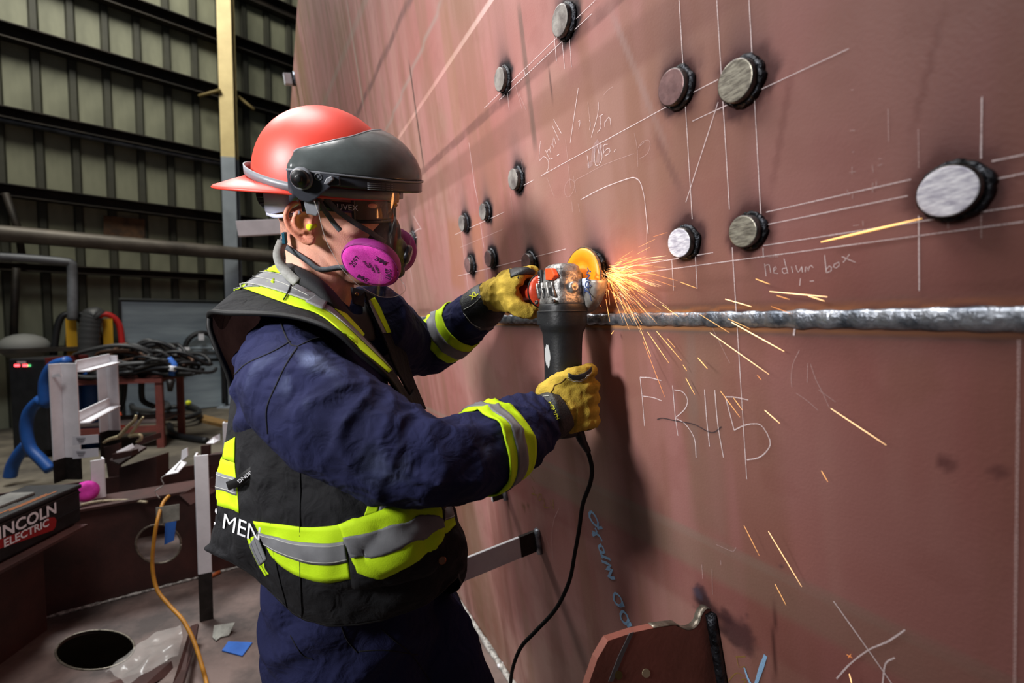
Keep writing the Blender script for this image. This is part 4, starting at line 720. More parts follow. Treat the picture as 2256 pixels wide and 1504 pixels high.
# ---- hard hat, worn back to front, with a face shield on its bracket
hat = thing('hard_hat', 'red hard hat worn backwards with grey visor and clear face shield', 'hard hat')
Mred = mat('red_hat_plastic', bs(216, 64, 48), .45, 0, bs(204, 52, 38), 12, .4, .02, 60, spec=.5); Mvis = mat('visor_grey', bs(70, 76, 76), .22, 0, bs(56, 60, 60), 26, .5, .03, 90, rv=.06); Mgp = mat('grey_plastic', bs(118, 120, 126), .42, 0, bs(98, 100, 106), 20, .5)
Mdp = mat('dark_plastic', bs(52, 54, 62), .3, 0, bs(42, 44, 50), 14, .5); Mkn = mat('black_knob', bs(14, 14, 16), .35)
nU, nT = 40, 72; tt = np.linspace(0, 2*np.pi, nT, endpoint=False); R = []
for k in np.linspace(0, 1, nU):
    t = math.sin(k*math.pi/2)**1.0; t = min(t, .9985); u = .046+.143*t; s = (1-t**2.3)**.5
    rid = 1+.015*np.exp(-(np.sin(tt)/.22)**2)*(t > .3)*(1-t)
    R.append([hl(.003+.127*s*math.cos(a), .1125*s*math.sin(a), u)-0 for a in tt])
sh_ = obj('shell', *loft(np.array(R)[::-1], True), Mred, hat); 
rimR = []
for a in tt:
    pk_ = max(0., -math.cos(a)); ext = .006+.060*pk_**1.35; 
    c = [(1.0, .0475), (1.0, .0525), (1.0, .056)]
    b0 = np.array([.003+.127*math.cos(a), .1125*math.sin(a)]); d = unit(b0*[1, 1.15]); drop = .012*pk_**2
    sec = [(b0-d*.004, .046), (b0+d*ext*.55, .047-drop*.45), (b0+d*ext, .045-drop+.004*0), (b0+d*(ext+.0015), .0475-drop), (b0+d*ext*.97, .0505-drop), (b0+d*ext*.5, .054-drop*.3), (b0+d*.001, .062)]
    rimR.append([hl(p[0], p[1], u+.006*pk_) for p, u in sec])
V = np.array(rimR); obj('peak', V.reshape(-1, 3), gridf(nT, 7, True, True), Mred, hat, label='peak at the back of the hat')
# bracket band round the shell
ph = np.linspace(0, 2*np.pi, 81); bu = np.array([.058+.022*max(0, -math.cos(a))**1.5-.006*max(0, math.cos(a)) for a in ph]); bp2 = np.array([hl(.003+.1335*math.cos(a), .1185*math.sin(a), u) for a, u in zip(ph, bu)]); bn = np.array([HF*math.cos(a)+HR*math.sin(a)*1.1 for a in ph])
V, F = strap(bp2, bn, .0135, .0028); obj('bracket_band', V, F, Mgp, hat, label='grey bracket band')
o = obj('band_clip', *box(hl(.131, .030, .051), (.012, .026, .022), (unit(HF+.25*HR), unit(HR-.25*HF), HU)), Mdp, hat, False); bevel(o, .003)
# visor crown
nphi, nw = 64, 22; phs = np.linspace(-math.radians(99), math.radians(99), nphi); G = np.zeros((nphi, nw, 3))
UE = crom([(-.007, .104, .111), (.001, .1025, .116), (.027, .0975, .1245), (.050, .085, .1335), (.073, .065, .1425), (.092, .034, .154), (.103, 0, .159)], 200)
for i, a in enumerate(phs):
    c, s = math.cos(a), math.sin(a); sa = abs(s); cp = max(c, 0)
    lo = np.array([.012+.161*c, .1205*s, .080+.006*sa**3]); hi = UE[int(round((1-abs(a)/phs[-1])*199))]*[1, np.sign(s) or 1, 1]
    m1 = lo+[.003*cp, 0, .010+.022*cp**.5]; m2 = hi+[.040*cp*c, (.010+.012*cp)*s, -.008-.004*sa]
    for j, t in enumerate(np.linspace(0, 1, nw)):
        q = (1-t)**3*lo+3*(1-t)**2*t*m1+3*(1-t)*t*t*m2+t**3*hi; G[i, j] = hl(*q)
vc = obj('visor_crown', G.reshape(-1, 3), [f[::-1] for f in gridf(nphi, nw)], Mvis, hat, label='dark grey visor crown'); solid(vc, .0028, 0)
obj('visor_edge', *tube(G[:, -1], .0022, 6), Mgp, vc); obj('visor_lip', *strap(G[:, 0]-HU*.001, np.array([HF*math.cos(a)+HR*math.sin(a) for a in phs]), .003, .0045), Mgp, vc)
# plate under the lip: carries the window
lo = G[:, 0]; hb = np.array([.0215+.030*sstep(.80, 1.0, np.array([abs(a)/phs[-1]]))[0]-.002 for a in phs]); PB = lo-HU*hb[:, None]; on = np.array([HF*math.cos(a)+HR*math.sin(a) for a in phs])
G2_ = np.array([lo*(1-t)+PB*t for t in np.linspace(0, 1, 5)])+on*.0005; o = obj('window_carrier', G2_.reshape(-1, 3), gridf(5, nphi), Mdp, hat, label='dark grey carrier strip with small print'); solid(o, .003, 0)
for sd in (1, -1):
    poly = [hl(f, sd*.1195, u) for f, u in ((-.011, .086), (-.011, .066), (-.006, .050), (.004, .040), (.018, .038), (.030, .044), (.056, .066), (.070, .068), (.070, .082))]
    sp = obj('side_plate', *prism(poly, HR*sd*.004), Mdp, hat, False); bevel(sp, .0015)
    k = hl(.0115, sd*.1235, .0735); kn = obj('pivot_knob', *lathe([(.0, 0), (.0165, 0), (.0165, .003), (.0138, .0032), (.0138, .012), (.0122, .014), (.006, .0145), (.006, .017), (.004, .0178)], k, HR*sd, 28), Mkn, hat, label='black pivot knob')
    obj('knob_ring', *lathe([(.0142, .0), (.0172, .0), (.0172, .0052), (.0142, .0052)], k, HR*sd, 28), Mgp, kn)
    lev_ = [hl(f, sd*.1245, u) for f, u in ((.052, .078), (.060, .082), (.063, .077), (.052, .068), (.047, .069))]; o = obj('latch', *prism(lev_, HR*sd*.006), Mgp, hat, False); bevel(o, .0012)
    obj('rivet', *lathe([(0, 0), (.0036, 0), (.0036, .002), (.002, .003)], hl(.150, sd*.047, .068), unit(HF+.5*HR*sd), 14), Mkn, hat)
    sc_ = [hl(f, sd*.110, u) for f, u in ((.006, .040), (.032, .040), (.031, .022), (.027, .016), (.010, .018))]; o = obj('slot_clip', *prism(sc_, HR*sd*.006), Mgp, hat, False); bevel(o, .002)
for k in range(4): obj('printed_line', *strap(np.array([hl(.012+.1625*math.cos(a), .1222*math.sin(a), .0745-.0032*k) for a in np.linspace(.95, .62, 10)]), np.array([HF*math.cos(a)+HR*math.sin(a) for a in np.linspace(.95, .62, 10)]), .0009, .0004), Mgp, hat)
ec = hl(.037, .1245, .0785); obj('date_stamp', *tube([ec+.0052*(math.cos(a)*HF+math.sin(a)*HU) for a in np.linspace(0, 6.283, 25)], .0005, 5), Mgp, hat); text('X', .007, ec-.0024*HF-.0025*HU+.0002*HR, HF, HU, Mgp, hat, 'date_mark')
bk = hl(.003+.1335*math.cos(2.35), .1185*math.sin(2.35), .0665); bx_ = unit(HF*math.sin(2.35)-HR*math.cos(2.35)-.32*HU); text('7+', .009, bk+(HF*math.cos(2.35)+HR*math.sin(2.35))*.0036-.003*HU+bx_*.02, bx_, unit(np.cross(unit(HF*math.cos(2.35)+HR*math.sin(2.35)), bx_)), Mdp, hat, 'band_marking')
# clear window
Mclear = bpy.data.materials.new('clear_polycarbonate'); Mclear.use_nodes = True; nt = Mclear.node_tree; nt.nodes.clear(); ou = nt.nodes.new('ShaderNodeOutputMaterial'); mx = nt.nodes.new('ShaderNodeMixShader'); tr = nt.nodes.new('ShaderNodeBsdfTransparent'); gl = nt.nodes.new('ShaderNodeBsdfGlossy'); fr = nt.nodes.new('ShaderNodeFresnel')
tr.inputs[0].default_value = (.95, .95, .955, 1); gl.inputs['Roughness'].default_value = .03; fr.inputs[0].default_value = 1.22
mx.inputs[0].default_value = .055; nt.nodes.remove(fr); nt.links.new(tr.outputs[0], mx.inputs[1]); nt.links.new(gl.outputs[0], mx.inputs[2]); nt.links.new(mx.outputs[0], ou.inputs[0])
wphi = np.linspace(-math.radians(84), math.radians(84), 70); nw = 20; G = np.zeros((70, nw, 3)); fx = np.interp
for i, a in enumerate(wphi):
    f0, r0 = .010+.158*math.cos(a), .1220*math.sin(a); ub = fx(f0, [.026, .034, .042, .068, .095, .134, .155, .170], [.045, .020, -.020, -.068, -.096, -.124, -.131, -.133])
    for j, t in enumerate(np.linspace(0, 1, nw)):
        u = .068*(1-t)+ub*t; tp = 1-.15*np.clip((.07-u)/.2, 0, 1); G[i, j] = hl(.010+.158*math.cos(a)*tp, r0*(1-.01*np.clip((.07-u)/.2, 0, 1)), u)
o = obj('face_shield_window', G.reshape(-1, 3), [f[::-1] for f in gridf(70, nw)], Mclear, hat, label='clear curved face shield window')
rim = np.vstack([G[0, :, :], G[1:-1, -1], G[-1, ::-1]]); obj('window_rim', *tube(rim, .0006, 5), mat('rim_light', bs(196, 190, 186), .2, alpha=.55), o)
# rear suspension
o = obj('ratchet_knob', *lathe([(0, 0), (.020, 0), (.0225, .004), (.0225, .014), (.019, .018), (0, .018)], hl(-.104, .0, .030), unit(-HF-.15*HU+.1*HR), 26), Mkn, hat, label='black ratchet knob'); 
for k in range(12):
    a = k*math.pi/6; ax = unit(-HF-.15*HU+.1*HR); e1 = unit(np.cross(ax, HU)); e2 = np.cross(ax, e1); c = hl(-.104, 0, .030)+ax*.009+.0225*(math.cos(a)*e1+math.sin(a)*e2); obj('grip_rib', *tube([c-ax*.006, c+ax*.006], .002, 6), Mdp, o)
Mlav = mat('pale_suspension', bs(206, 206, 226), .25, 0, bs(176, 178, 206), 12, .6); pa = []
for f, r, u0, u1 in ((-.098, .022, .012, .052), (-.092, .046, .008, .055), (-.074, .064, .006, .056), (-.05, .077, .012, .056), (-.028, .083, .020, .056), (-.014, .086, .028, .054)): pa.append([hl(f, r, u0), hl(f, r, (u0+u1)/2), hl(f, r, u1)])
pa = np.array(pa); pa = np.array([crom(pa[:, j], 24) for j in range(3)]).transpose(1, 0, 2); o = obj('suspension_band', pa.reshape(-1, 3), gridf(24, 3), Mlav, hat, label='pale lavender suspension band'); solid(o, .003, 0)
o = obj('sizing_strap', *strap(crom(hpts([(-.088, .05, .004), (-.06, .074, .004), (-.03, .084, .010), (-.012, .086, .016)]), 14), HR-.3*HF, .006, .002), Mlav, hat)
text('UVEX', .0001, HC, HF, HU, Mwht, hat, 'x')[0].name = 'x'; bpy.data.objects.remove(bpy.data.objects['x'])
# ---- safety glasses
gls = thing('safety_glasses', 'black wraparound safety glasses worn under the face shield', 'safety glasses')
Mgf = mat('black_frame', bs(16, 16, 18), .3); Mlens = bpy.data.materials.new('smoked_lens'); Mlens.use_nodes = True; nt = Mlens.node_tree; b_ = nt.nodes['Principled BSDF']; b_.inputs['Base Color'].default_value = (.10, .07, .05, 1); b_.inputs['Roughness'].default_value = .05; b_.inputs['Alpha'].default_value = .8
for sd in (1, -1):
    a = np.linspace(math.radians(6), math.radians(64), 20)*sd; q = np.array([[hl(.032+.092*math.cos(x), .078*math.sin(x), u+.003) for x in a] for u in np.linspace(.004, .044, 8)]); o = obj('lens', q.reshape(-1, 3), gridf(8, 20), Mlens, gls, label='smoked lens'); solid(o, .002, 0)
    lp = np.vstack([q[0], q[1:, -1], q[-1, ::-1][1:], q[::-1, 0][1:]]); obj('lens_frame', *tube(lp, .0036, 6), Mgf, gls)
    o = obj('temple_arm', *strap(crom(hpts([(.074, sd*.072, .030), (.050, sd*.082, .031), (.022, sd*.084, .030), (-.01, sd*.082, .026)]), 20), HR*sd, .017, .004), Mgf, gls)
    if sd > 0: text('UVEX', .0135, hl(.050, .0868, .0265), HF*.98-HR*.22, HU, Mwht, gls, 'temple_lettering')
obj('nose_bridge', *tube(crom(hpts([(.124, .010, .030), (.128, 0, .034), (.124, -.010, .030)]), 10), .004, 6), Mgf, gls)
# ---- half-mask respirator with two pink filters
rsp = thing('respirator', 'dark half-mask respirator with round magenta filters', 'respirator')
Mrub = mat('dark_rubber', bs(40, 40, 48), .45, 0, bs(30, 30, 36), 20, .6); Mpk = mat('magenta_filter', bs(226, 76, 186), .8, 0, bs(206, 54, 166), 60, .6, .25, 900, spec=.2); Mpr = mat('filter_rim', bs(140, 40, 120), .6); Mink = mat('filter_ink', bs(66, 16, 62), .9)
Mstr = mat('grey_strap', bs(86, 90, 96), .8, 0, bs(70, 74, 80), 120, .6, .2, 900)
V, F = remesh(*cat([ellipsoid(hl(.094, 0, -.056), (.040, .050, .060), A3), ellipsoid(hl(.112, 0, -.018), (.026, .024, .036), A3), ellipsoid(hl(.128, 0, -.058), (.026, .026, .034), A3), tube([hl(.10, .03, -.060), hl(.103, .058, -.062)], .024, 16), tube([hl(.10, -.03, -.060), hl(.103, -.058, -.062)], .024, 16), ellipsoid(hl(.128, 0, -.092), (.018, .02, .014), A3)]), .003, 4)
obj('facepiece', V, F, Mrub, rsp, label='dark grey rubber facepiece')
o = obj('exhale_valve', *lathe([(0, .0), (.019, 0), (.019, .006), (.014, .010), (0, .010)], hl(.148, .004, -.056), unit(HF-.25*HU), 24), Mdp, rsp)
for sd in (1, -1):
    fn = unit(HR*sd*.84-HU*.50-HF*.10); fc = hl(.101, sd*.066, -.064); e1 = unit(HF-(HF@fn)*fn); e2 = np.cross(fn, e1)*sd; fl_ = thing('x', None, None); bpy.data.objects.remove(fl_)
    ta = np.linspace(0, 2*np.pi, 48, endpoint=False); ca, sa = np.sign(np.cos(ta))*np.abs(np.cos(ta))**.93, np.sign(np.sin(ta))*np.abs(np.sin(ta))**.93
    pr = [(.70, -.012), (.96, -.010), (1.0, -.003), (1.0, .003), (.975, .0085), (.94, .0105), (.8, .0125), (.5, .0135), (.2, .0138)]; fR = np.array([[fc+fn*h+r*(.0525*c*e1+.0495*s*e2) for c, s in zip(ca, sa)] for r, h in pr])
    V, F = loft(fR); fmi = [0 if min((V[k]-fc)@fn for k in f) > .0080 else 1 for f in F]; fo = obj('filter_disc', V, F if sd > 0 else [f[::-1] for f in F], parent=rsp, mats=[Mpk, Mpr], fm=fmi, label='round magenta filter'); obj('filter_rim', *tube(np.vstack([fR[4], fR[4][:1]]), .0016, 6), Mpr, fo)
    if sd > 0:
        b0 = fc+fn*.0142; X, Y = e1, e2
        def tx(s, sz, x, y, ang): a = math.radians(ang); text(s, sz, b0+X*x+Y*y-fn*(.0008*((x*x+y*y)/.0012)), X*math.cos(a)+Y*math.sin(a), -X*math.sin(a)+Y*math.cos(a), Mink, fo, 'filter_print', bold=.0002)
        tx('2097', .0155, -.030, -.006, 52); tx('3M', .0165, .012, .022, -28); tx('2097', .0145, .030, .006, -98); tx('3M', .0165, -.006, -.030, 152)
        tx('P100', .008, -.010, .013, -62); tx('NIOSH', .0075, -.001, .012, -72); tx('HEPA', .0075, .010, .008, -78)
sm = lambda L, n=30: crom(hpts(L), n)
obj('head_strap', *strap(sm([(.118, .040, -.030), (.100, .060, -.012), (.076, .0785, .006), (.050, .088, .026), (.034, .092, .044)]), HR+.3*HF, .009, .002), Mstr, rsp); obj('hanging_strap', *strap(sm([(.022, .094, .044), (.031, .096, .028), (.046, .0915, .004), (.055, .088, -.008)]), HR, .0085, .002), Mstr, rsp)
nsp = []
for f, r, u in ((.062, .070, -.088), (.040, .082, -.090), (.010, .082, -.082), (-.020, .076, -.070), (-.048, .066, -.060), (-.072, .045, -.052), (-.090, .016, -.048), (-.090, -.016, -.048), (-.06, -.06, -.056), (.0, -.082, -.08), (.062, -.07, -.088)):
    l, n, i, k = SH.b.find_nearest(Vector(hl(f, r, u))); nsp.append(np.array(l)+np.array(n)*.003)
np_ = crom(nsp, 60); obj('neck_strap', *strap(np_, np.array([unit(q-hl(-.01, 0, -.07)) for q in np_]), .010, .0025), Mstr, rsp)
o = obj('strap_clip', *box(P(627, 524, .815), (.006, .010, .020), (HF, HR, HU)), mat('teal_clip', bs(20, 74, 92), .4), rsp, False); bevel(o, .001)
obj('loose_strap_end', *strap(crom([P(622, 532, .82), P(613, 560, .80), P(620, 585, .795), P(636, 605, .785), P(655, 622, .775)], 24), unit(CAM-P(620, 570, .8)), .017, .002), mat('pale_strap', bs(142, 142, 138), .8, 0, bs(116, 116, 112), 90, .6), rsp, label='loose pale grey strap end')
# ================================================================== THE ANGLE GRINDER
grd = thing('angle_grinder', 'worn black and grey angle grinder with orange disc held to the hull', 'angle grinder')
Malu = mat('worn_alloy', bs(172, 170, 166), .38, .6, bs(84, 82, 82), 60, .9, .25, 200, rv=.1); Mgb = mat('grinder_black', bs(30, 31, 33), .48, 0, bs(20, 20, 22), 26, .6, .08, 220); Morg = mat('orange_plastic', bs(232, 92, 44), .4, 0, bs(200, 70, 34), 30, .5); Mred2 = mat('red_flange', bs(206, 70, 40), .4, 0, bs(150, 44, 26), 40, .6)
Mdisc = mat('orange_disc', bs(255, 150, 24), .42, 0, bs(240, 126, 14), 14, .5, .05, 200); Mgrit = mat('flap_grit', bs(110, 82, 60), .85, 0, bs(60, 46, 38), 200, .9, .5, 500); Mguard = mat('guard_steel', bs(164, 160, 156), .42, .4, bs(112, 108, 104), 30, .8, .12, 120); Mwp = mat('white_paint_mark', bs(206, 214, 232), .6, 0, bs(176, 184, 206), 40, .6); Mbluep = mat('blue_marker', bs(34, 52, 96), .8)
WC = H(1283, 612, .034); gn = unit(HN+.13*D2); ga = unit(D2-(D2@gn)*gn); gs = np.cross(ga, gn); gs = gs if gs@D1 > 0 else -gs       # gn away from the hull, ga up along the tool, gs away along the hull
def gp(s, a, n): return WC+s*gs+a*ga+n*gn
RW = .0575
wheel = obj('grinding_disc', *lathe([(.008, .0065), (.020, .0060), (.0225, .0035), (.034, .0035), (.038, .0060), (RW-.004, .0052), (RW-.0006, .002), (RW, .0), (RW-.003, -.004), (.030, -.004), (.008, .001)], WC, gn, 56, ga), Mdisc, grd, label='orange backed grinding disc')
t = np.linspace(0, 2*np.pi, 57); obj('disc_rim', *tube([gp(RW*math.cos(x), RW*math.sin(x), .0005) for x in t], .0022, 6), Mgrit, wheel)
obj('spindle', *lathe([(0, -.003), (.012, -.003), (.012, .020), (.017, .021), (.017, .032), (0, .032)], WC, gn, 24), Malu, grd)
# guard: half cover over the lower part of the disc
ang = np.linspace(math.radians(-172), math.radians(4), 46); pr = [(.020, .024), (.052, .023), (.0665, .020), (.0700, .014), (.0700, -.005), (.0685, -.0055), (.0685, .013), (.065, .018), (.052, .021), (.020, .022)]
GG = np.array([[gp(r*math.cos(a), r*math.sin(a), n) for r, n in pr] for a in ang]); k = len(pr)
gd = obj('wheel_guard', GG.reshape(-1, 3), gridf(46, k, cv=True)+[list(range(k)), [45*k+j for j in range(k)][::-1]], Mguard, grd, label='grey steel wheel guard with marker writing')
obj('paint_patch', *prism([gp(r*math.cos(a), r*math.sin(a), .0243-.0008*(r > .045)) for r, a in [(.026, -2.2), (.026, -2.95), (.044, -3.05), (.0515, -3.06), (.0515, -2.7), (.0515, -2.3), (.0515, -1.9), (.044, -1.85)]], gn*.0004), Mwp, gd, False)
def gtext(s, size, s0, a0, ang_, n, m, par, name, bold=0.): 
    c, q = math.cos(ang_), math.sin(ang_); return text(s, size, gp(s0, a0, n), -gs*c+ga*q, gs*q+ga*c, m, par, name, bold=bold)
text('TONY', .0165, gp(-.050, -.034, .0252), ga*.97-gs*.25, -(-gs*.97-ga*.25)*1., Mbluep, gd, 'guard_writing', bold=.0005)
obj('guard_writing', *tube(crom([gp(-.060, -.018, .0246), gp(-.054, -.022, .0248), (gp(-.052, -.030, .0248)), gp(-.057, -.036, .0246), gp(-.060, -.046, .0242)], 20), .0009, 5), Mbluep, gd)
# gear head
def rrect(c, w_, h_, ex, ey, m=36, e=4.): return ring(c, w_/2, h_/2, m, ex, ey, e)
NB = .047
hd = [(.024, .048, .040), (.019, .060, .052), (.006, .068, .060), (-.018, .070, .064), (-.034, .074, .070), (-.044, .078, .076), (-.050, .078, .076)]
hR_ = np.array([rrect(gp(0, a, NB), wd, dep, gs, gn, 40, 3.4) for a, wd, dep in hd])
gh = obj('gear_head', *loft(hR_), Malu, grd, label='scuffed alloy gear head'); bevel(gh, .002)
for k_ in range(4):
    s_0 = -.030+.018*k_; obj('cooling_fin', *tube([gp(s_0, -.038, .083), gp(s_0+.012, -.018, .080), gp(s_0+.014, -.010, .079)], .0030, 6), Malu, gh)
for s0_, w_ in ((-.022, .009), (.004, .007)): obj('vent_slot', *box(gp(s0_+.006, -.028, .0810), (w_, .018, .004), (gs, unit(ga+.5*gs), gn)), Mgb, gh, False)
o = obj('lock_button', *prism([gp(s, a, .074) for s, a in ((-.022, .014), (.002, .016), (.000, -.006), (-.020, -.008), (-.032, .000))], gn*.010), Morg, gh, False, label='orange guard release lever'); bevel(o, .002)
o = obj('name_plate', *box(gp(.026, -.002, .0765), (.013, .036, .008), (unit(gs-.25*ga), unit(ga+.25*gs), gn)), Mgb, gh, False); bevel(o, .003)
text('M18', .009, gp(.0255, -.012, .0810), ga, gs*1., Mwht, gh, 'plate_lettering')
for q_ in (-.030, .030): obj('head_screw', *lathe([(0, 0), (.0042, 0), (.0042, .004), (.0022, .004), (.0022, .001), (0, .001)], gp(q_, -.046, .0840), gn, 14), Mside, gh)
obj('side_boss', *lathe([(0, 0), (.010, 0), (.010, .008), (.005, .009), (0, .006)], gp(-.033, -.020, NB), -gs, 20), Malu, gh)
# collar and barrel
co = [(-.072, .080, .080), (-.080, .084, .084), (-.108, .084, .084), (-.118, .078, .080), (-.128, .070, .072), (-.150, .066, .068), (-.200, .064, .066), (-.220, .064, .068), (-.232, .066, .072), (-.275, .064, .070), (-.300, .058, .064), (-.318, .050, .054), (-.325, .040, .044)]
bR = crom([[a, w1, d] for a, w1, d in co], 60); bR = np.array([rrect(gp(0, a+.022, NB), w1, d, gs, gn, 40, 2.7) for a, w1, d in bR])
bd = obj('motor_body', *loft(bR[::-1]), Mgb, grd, label='black plastic motor body')
o = obj('collar_panel', *box(gp(.006, -.076, NB+.0395), (.040, .026, .004), (gs, ga, gn)), Mgb, bd, False); bevel(o, .0015)
obj('collar_rib', *tube(np.vstack([rrect(gp(0, -.064, NB), .085, .085, gs, gn, 40, 2.7)]*1+[rrect(gp(0, -.064, NB), .085, .085, gs, gn, 40, 2.7)[:1]]), .0016, 6), Mgb, bd)
obj('grip_rib', *tube(np.vstack([rrect(gp(0, -.206, NB), .067, .0710, gs, gn, 40, 2.7), rrect(gp(0, -.206, NB), .067, .0710, gs, gn, 40, 2.7)[:1]]), .0022, 6), Mgb, bd)
for sx in (-.026, -.016, .016, .024): obj('vent_slot', *box(gp(sx, -.232, NB+.0345-.16*abs(sx)), (.004, .030, .004), (gs, ga, gn)), Mbind, bd, False)
obj('body_screw', *lathe([(0, 0), (.006, 0), (.006, .002), (.003, .002), (0, .0005)], gp(.0, -.218, NB+.035), gn, 16), Mside, bd)
rr_ = np.random.RandomState(3); po = []
for x in np.linspace(0, 2*np.pi, 22, endpoint=False): po.append(gp(.001+(.008+.004*rr_.rand())*math.cos(x), -.146+(.017+.009*rr_.rand())*math.sin(x), NB+.034))
lab_ = np.array(po); cS = Surf(*loft(bR[::-1])); qq = []
for p in lab_:
    l, n, i, d = cS.b.find_nearest(Vector(p)); qq.append(np.array(l)+np.array(n)*.0006)
ctr = np.mean(qq, 0); l, n, i, d = cS.b.find_nearest(Vector(ctr)); qq.append(np.array(l)+np.array(n)*.0006); m_ = len(po); obj('torn_sticker', qq, [[i, (i+1) % m_, m_] for i in range(m_)], mat('torn_silver_sticker', bs(206, 208, 208), .35, .4), bd, label='torn silver sticker')
# side handle, threaded into the far side of the head
h0 = gp(.036, -.022, NB); hx = unit(gs+.05*gn)
hdl = obj('side_handle', *lathe([(0, 0), (.009, 0), (.009, .040), (.0205, .040), (.0225, .048), (.016, .054), (.0155, .080), (.0175, .125), (.0165, .164), (.010, .170), (0, .170)], h0, hx, 30), Mred2, grd, label='red side handle')
obj('handle_flange', *lathe([(.012, .026), (.030, .030), (.0335, .036), (.0335, .040), (.030, .043), (.014, .042)], h0-hx*.004, hx, 40), Mred2, hdl); obj('flange_edge', *tube([h0+hx*.034+.0335*(math.cos(x)*ga+math.sin(x)*np.cross(hx, ga)) for x in t], .0022, 6), Mbind, hdl)
obj('handle_hub', *lathe([(0, .006), (.021, .006), (.023, .013), (.021, .024), (0, .026)], h0, hx, 30), Mgb, hdl)
# cord guard and cord
ce = gp(0, -.292, NB); cg_ = crom([ce, P(1272, 950, .905), P(1283, 972, .905), P(1296, 995, .91)], 14); obj('cord_guard', *tube(cg_, np.linspace(.014, .006, 14), 12), Mgb, grd); o = obj('rear_cap', *box(P(1284, 938, .90), (.034, .026, .014), (gs, gn, ga)), Mgb, grd, False); bevel(o, .004)
cdp = crom([P(1294, 990, .91), P(1304, 1030, .92), P(1300, 1065, .94), P(1284, 1110, .97), P(1276, 1165, 1.0), P(1267, 1215, 1.02), P(1254, 1280, 1.04), P(1225, 1340, 1.06), P(1180, 1390, 1.08), P(1148, 1425, 1.10), P(1130, 1470, 1.13), P(1124, 1515, 1.18), P(1118, 1600, 1.25), P(1100, 1680, 1.36), P(1040, 1700, 1.46), P(960, 1640, 1.52)], 110)
cdp[:, 2] = np.maximum(cdp[:, 2], .012); obj('power_cord', *tube(cdp, .0046, 10), Mbind, grd, label='black power cord')
# ---- gloved hands: palm, five fingers closed round what they hold, gauntlet cuff
Mylw = mat('yellow_hide', bs(184, 156, 62), .85, 0, bs(146, 122, 44), 28, .8, .25, 420, spec=.2); Mblh = mat('black_hide', bs(26, 28, 30), .5, 0, bs(16, 17, 19), 26, .6, .2, 300); Myth = mat('yellow_print', bs(214, 216, 50), .8); Mwth = mat('white_thread', bs(196, 196, 188), .8)
def chain(pts, r, n=18, m=14): return tube(crom(pts, n), np.interp(np.linspace(0, 1, n), np.linspace(0, 1, len(r)), r), m)
def knob(p, r): return ellipsoid(p, (r, r, r), None, 14, 9)
def hand(O, ex, ey, ez, fing, thumb, palm, wrist, vox=.0030, seed=1):
    q = lambda v: O+v[0]*ex+v[1]*ey+v[2]*ez; A = (ex, ey, ez); pr = []
    for pts, r in fing+[thumb]:
        pr.append(chain([q(v) for v in pts], r)); pr += [knob(q(pts[-1]), r[-1]*1.0), knob(q(pts[0]), r[0])]
    for c, s_ in palm: pr.append(ellipsoid(q(c), s_, A, 24, 14))
    pr.append(chain(wrist[0], wrist[1], 24, 24)); V, F = remesh(*cat(pr), vox, 5, .5); n = vnormals(V, F); c = (V-O)/.03
    d = .0016*(1-np.abs(vnoise(c+seed, 1.7, seed)))**3*2-.0012+.0012*vnoise(c, 3.6, seed+4); return V+n*d[:, None], F
# right hand, back of the hand to the camera, round the tail of the motor body
gO = gp(0, -.236, NB); ez = ga; ex = unit((CAM-gO)-((CAM-gO)@ga)*ga); ey = np.cross(ez, ex); ey = ey if ey@RI > 0 else -ey          # ex to the camera, ey right
rw = P(1222, 905, .83)
fg = [([(.046, .012, z), (.040, .038, z+.002), (.014, .055, z+.001), (-.018, .050, z-.001), (-.040, .026, z-.002), (-.044, .000, z)], [.0145, .0140, .0135, .0125, .0115, .0100]) for z in (.030, .008, -.014, -.034)]
th = ([(.040, -.018, .034), (.049, .004, .050), (.042, .028, .058), (.022, .048, .060), (-.002, .054, .058)], [.0175, .0165, .0150, .0135, .0115])
Vr, Fr = hand(gO, ex, ey, ez, fg, th, [((.048, -.004, .004), (.020, .042, .046)), ((.040, -.022, .018), (.022, .030, .030)), ((.046, .014, -.004), (.018, .026, .046))], ([P(1222, 908, .832), P(1238, 896, .838), gO+.046*ex-.012*ey-.004*ez], [.038, .040, .036]), seed=2)
glr = obj('work_glove', Vr, Fr, Mylw, person, label='yellow hide work glove gripping the grinder body'); SGR = Surf(Vr, Fr)
def gaunt(K, n=40, m=40, A=.003, seed=1): R, L, rr = limb(K, n, m, folds(A, .03, .3, seed)); return R
gR1 = gaunt([(1176, 938, .812, .040), (1196, 926, .822, .044), (1216, 912, .830, .0455), (1232, 902, .836, .043)], seed=4)
o = obj('gauntlet_cuff', *loft(gR1), Mblh, glr, label='black gauntlet cuff with yellow print'); SG1 = Surf(*loft(gR1))
for x, y, L_ in ((1201, 897, 'EN 388'), (1211, 893, 'CE 2111'), (1193, 906, '12477')): text_on(SG1, L_, 11, x, y, (.42, .85), (.85, -.42), Myth, o, .0012, 'cuff_print')
for px in ([(1204, 890), (1212, 886), (1214, 896), (1206, 898), (1204, 890)], [(1216, 915), (1226, 912), (1228, 922), (1218, 925), (1216, 915)]): seam(SG1, px, .0007, Myth, o, 'cuff_print', 16, .001)
seam(SG1, [(1178, 884), (1195, 874), (1210, 872)], .0006, Mwth, o, 'cuff_stitch', 16, .0008)
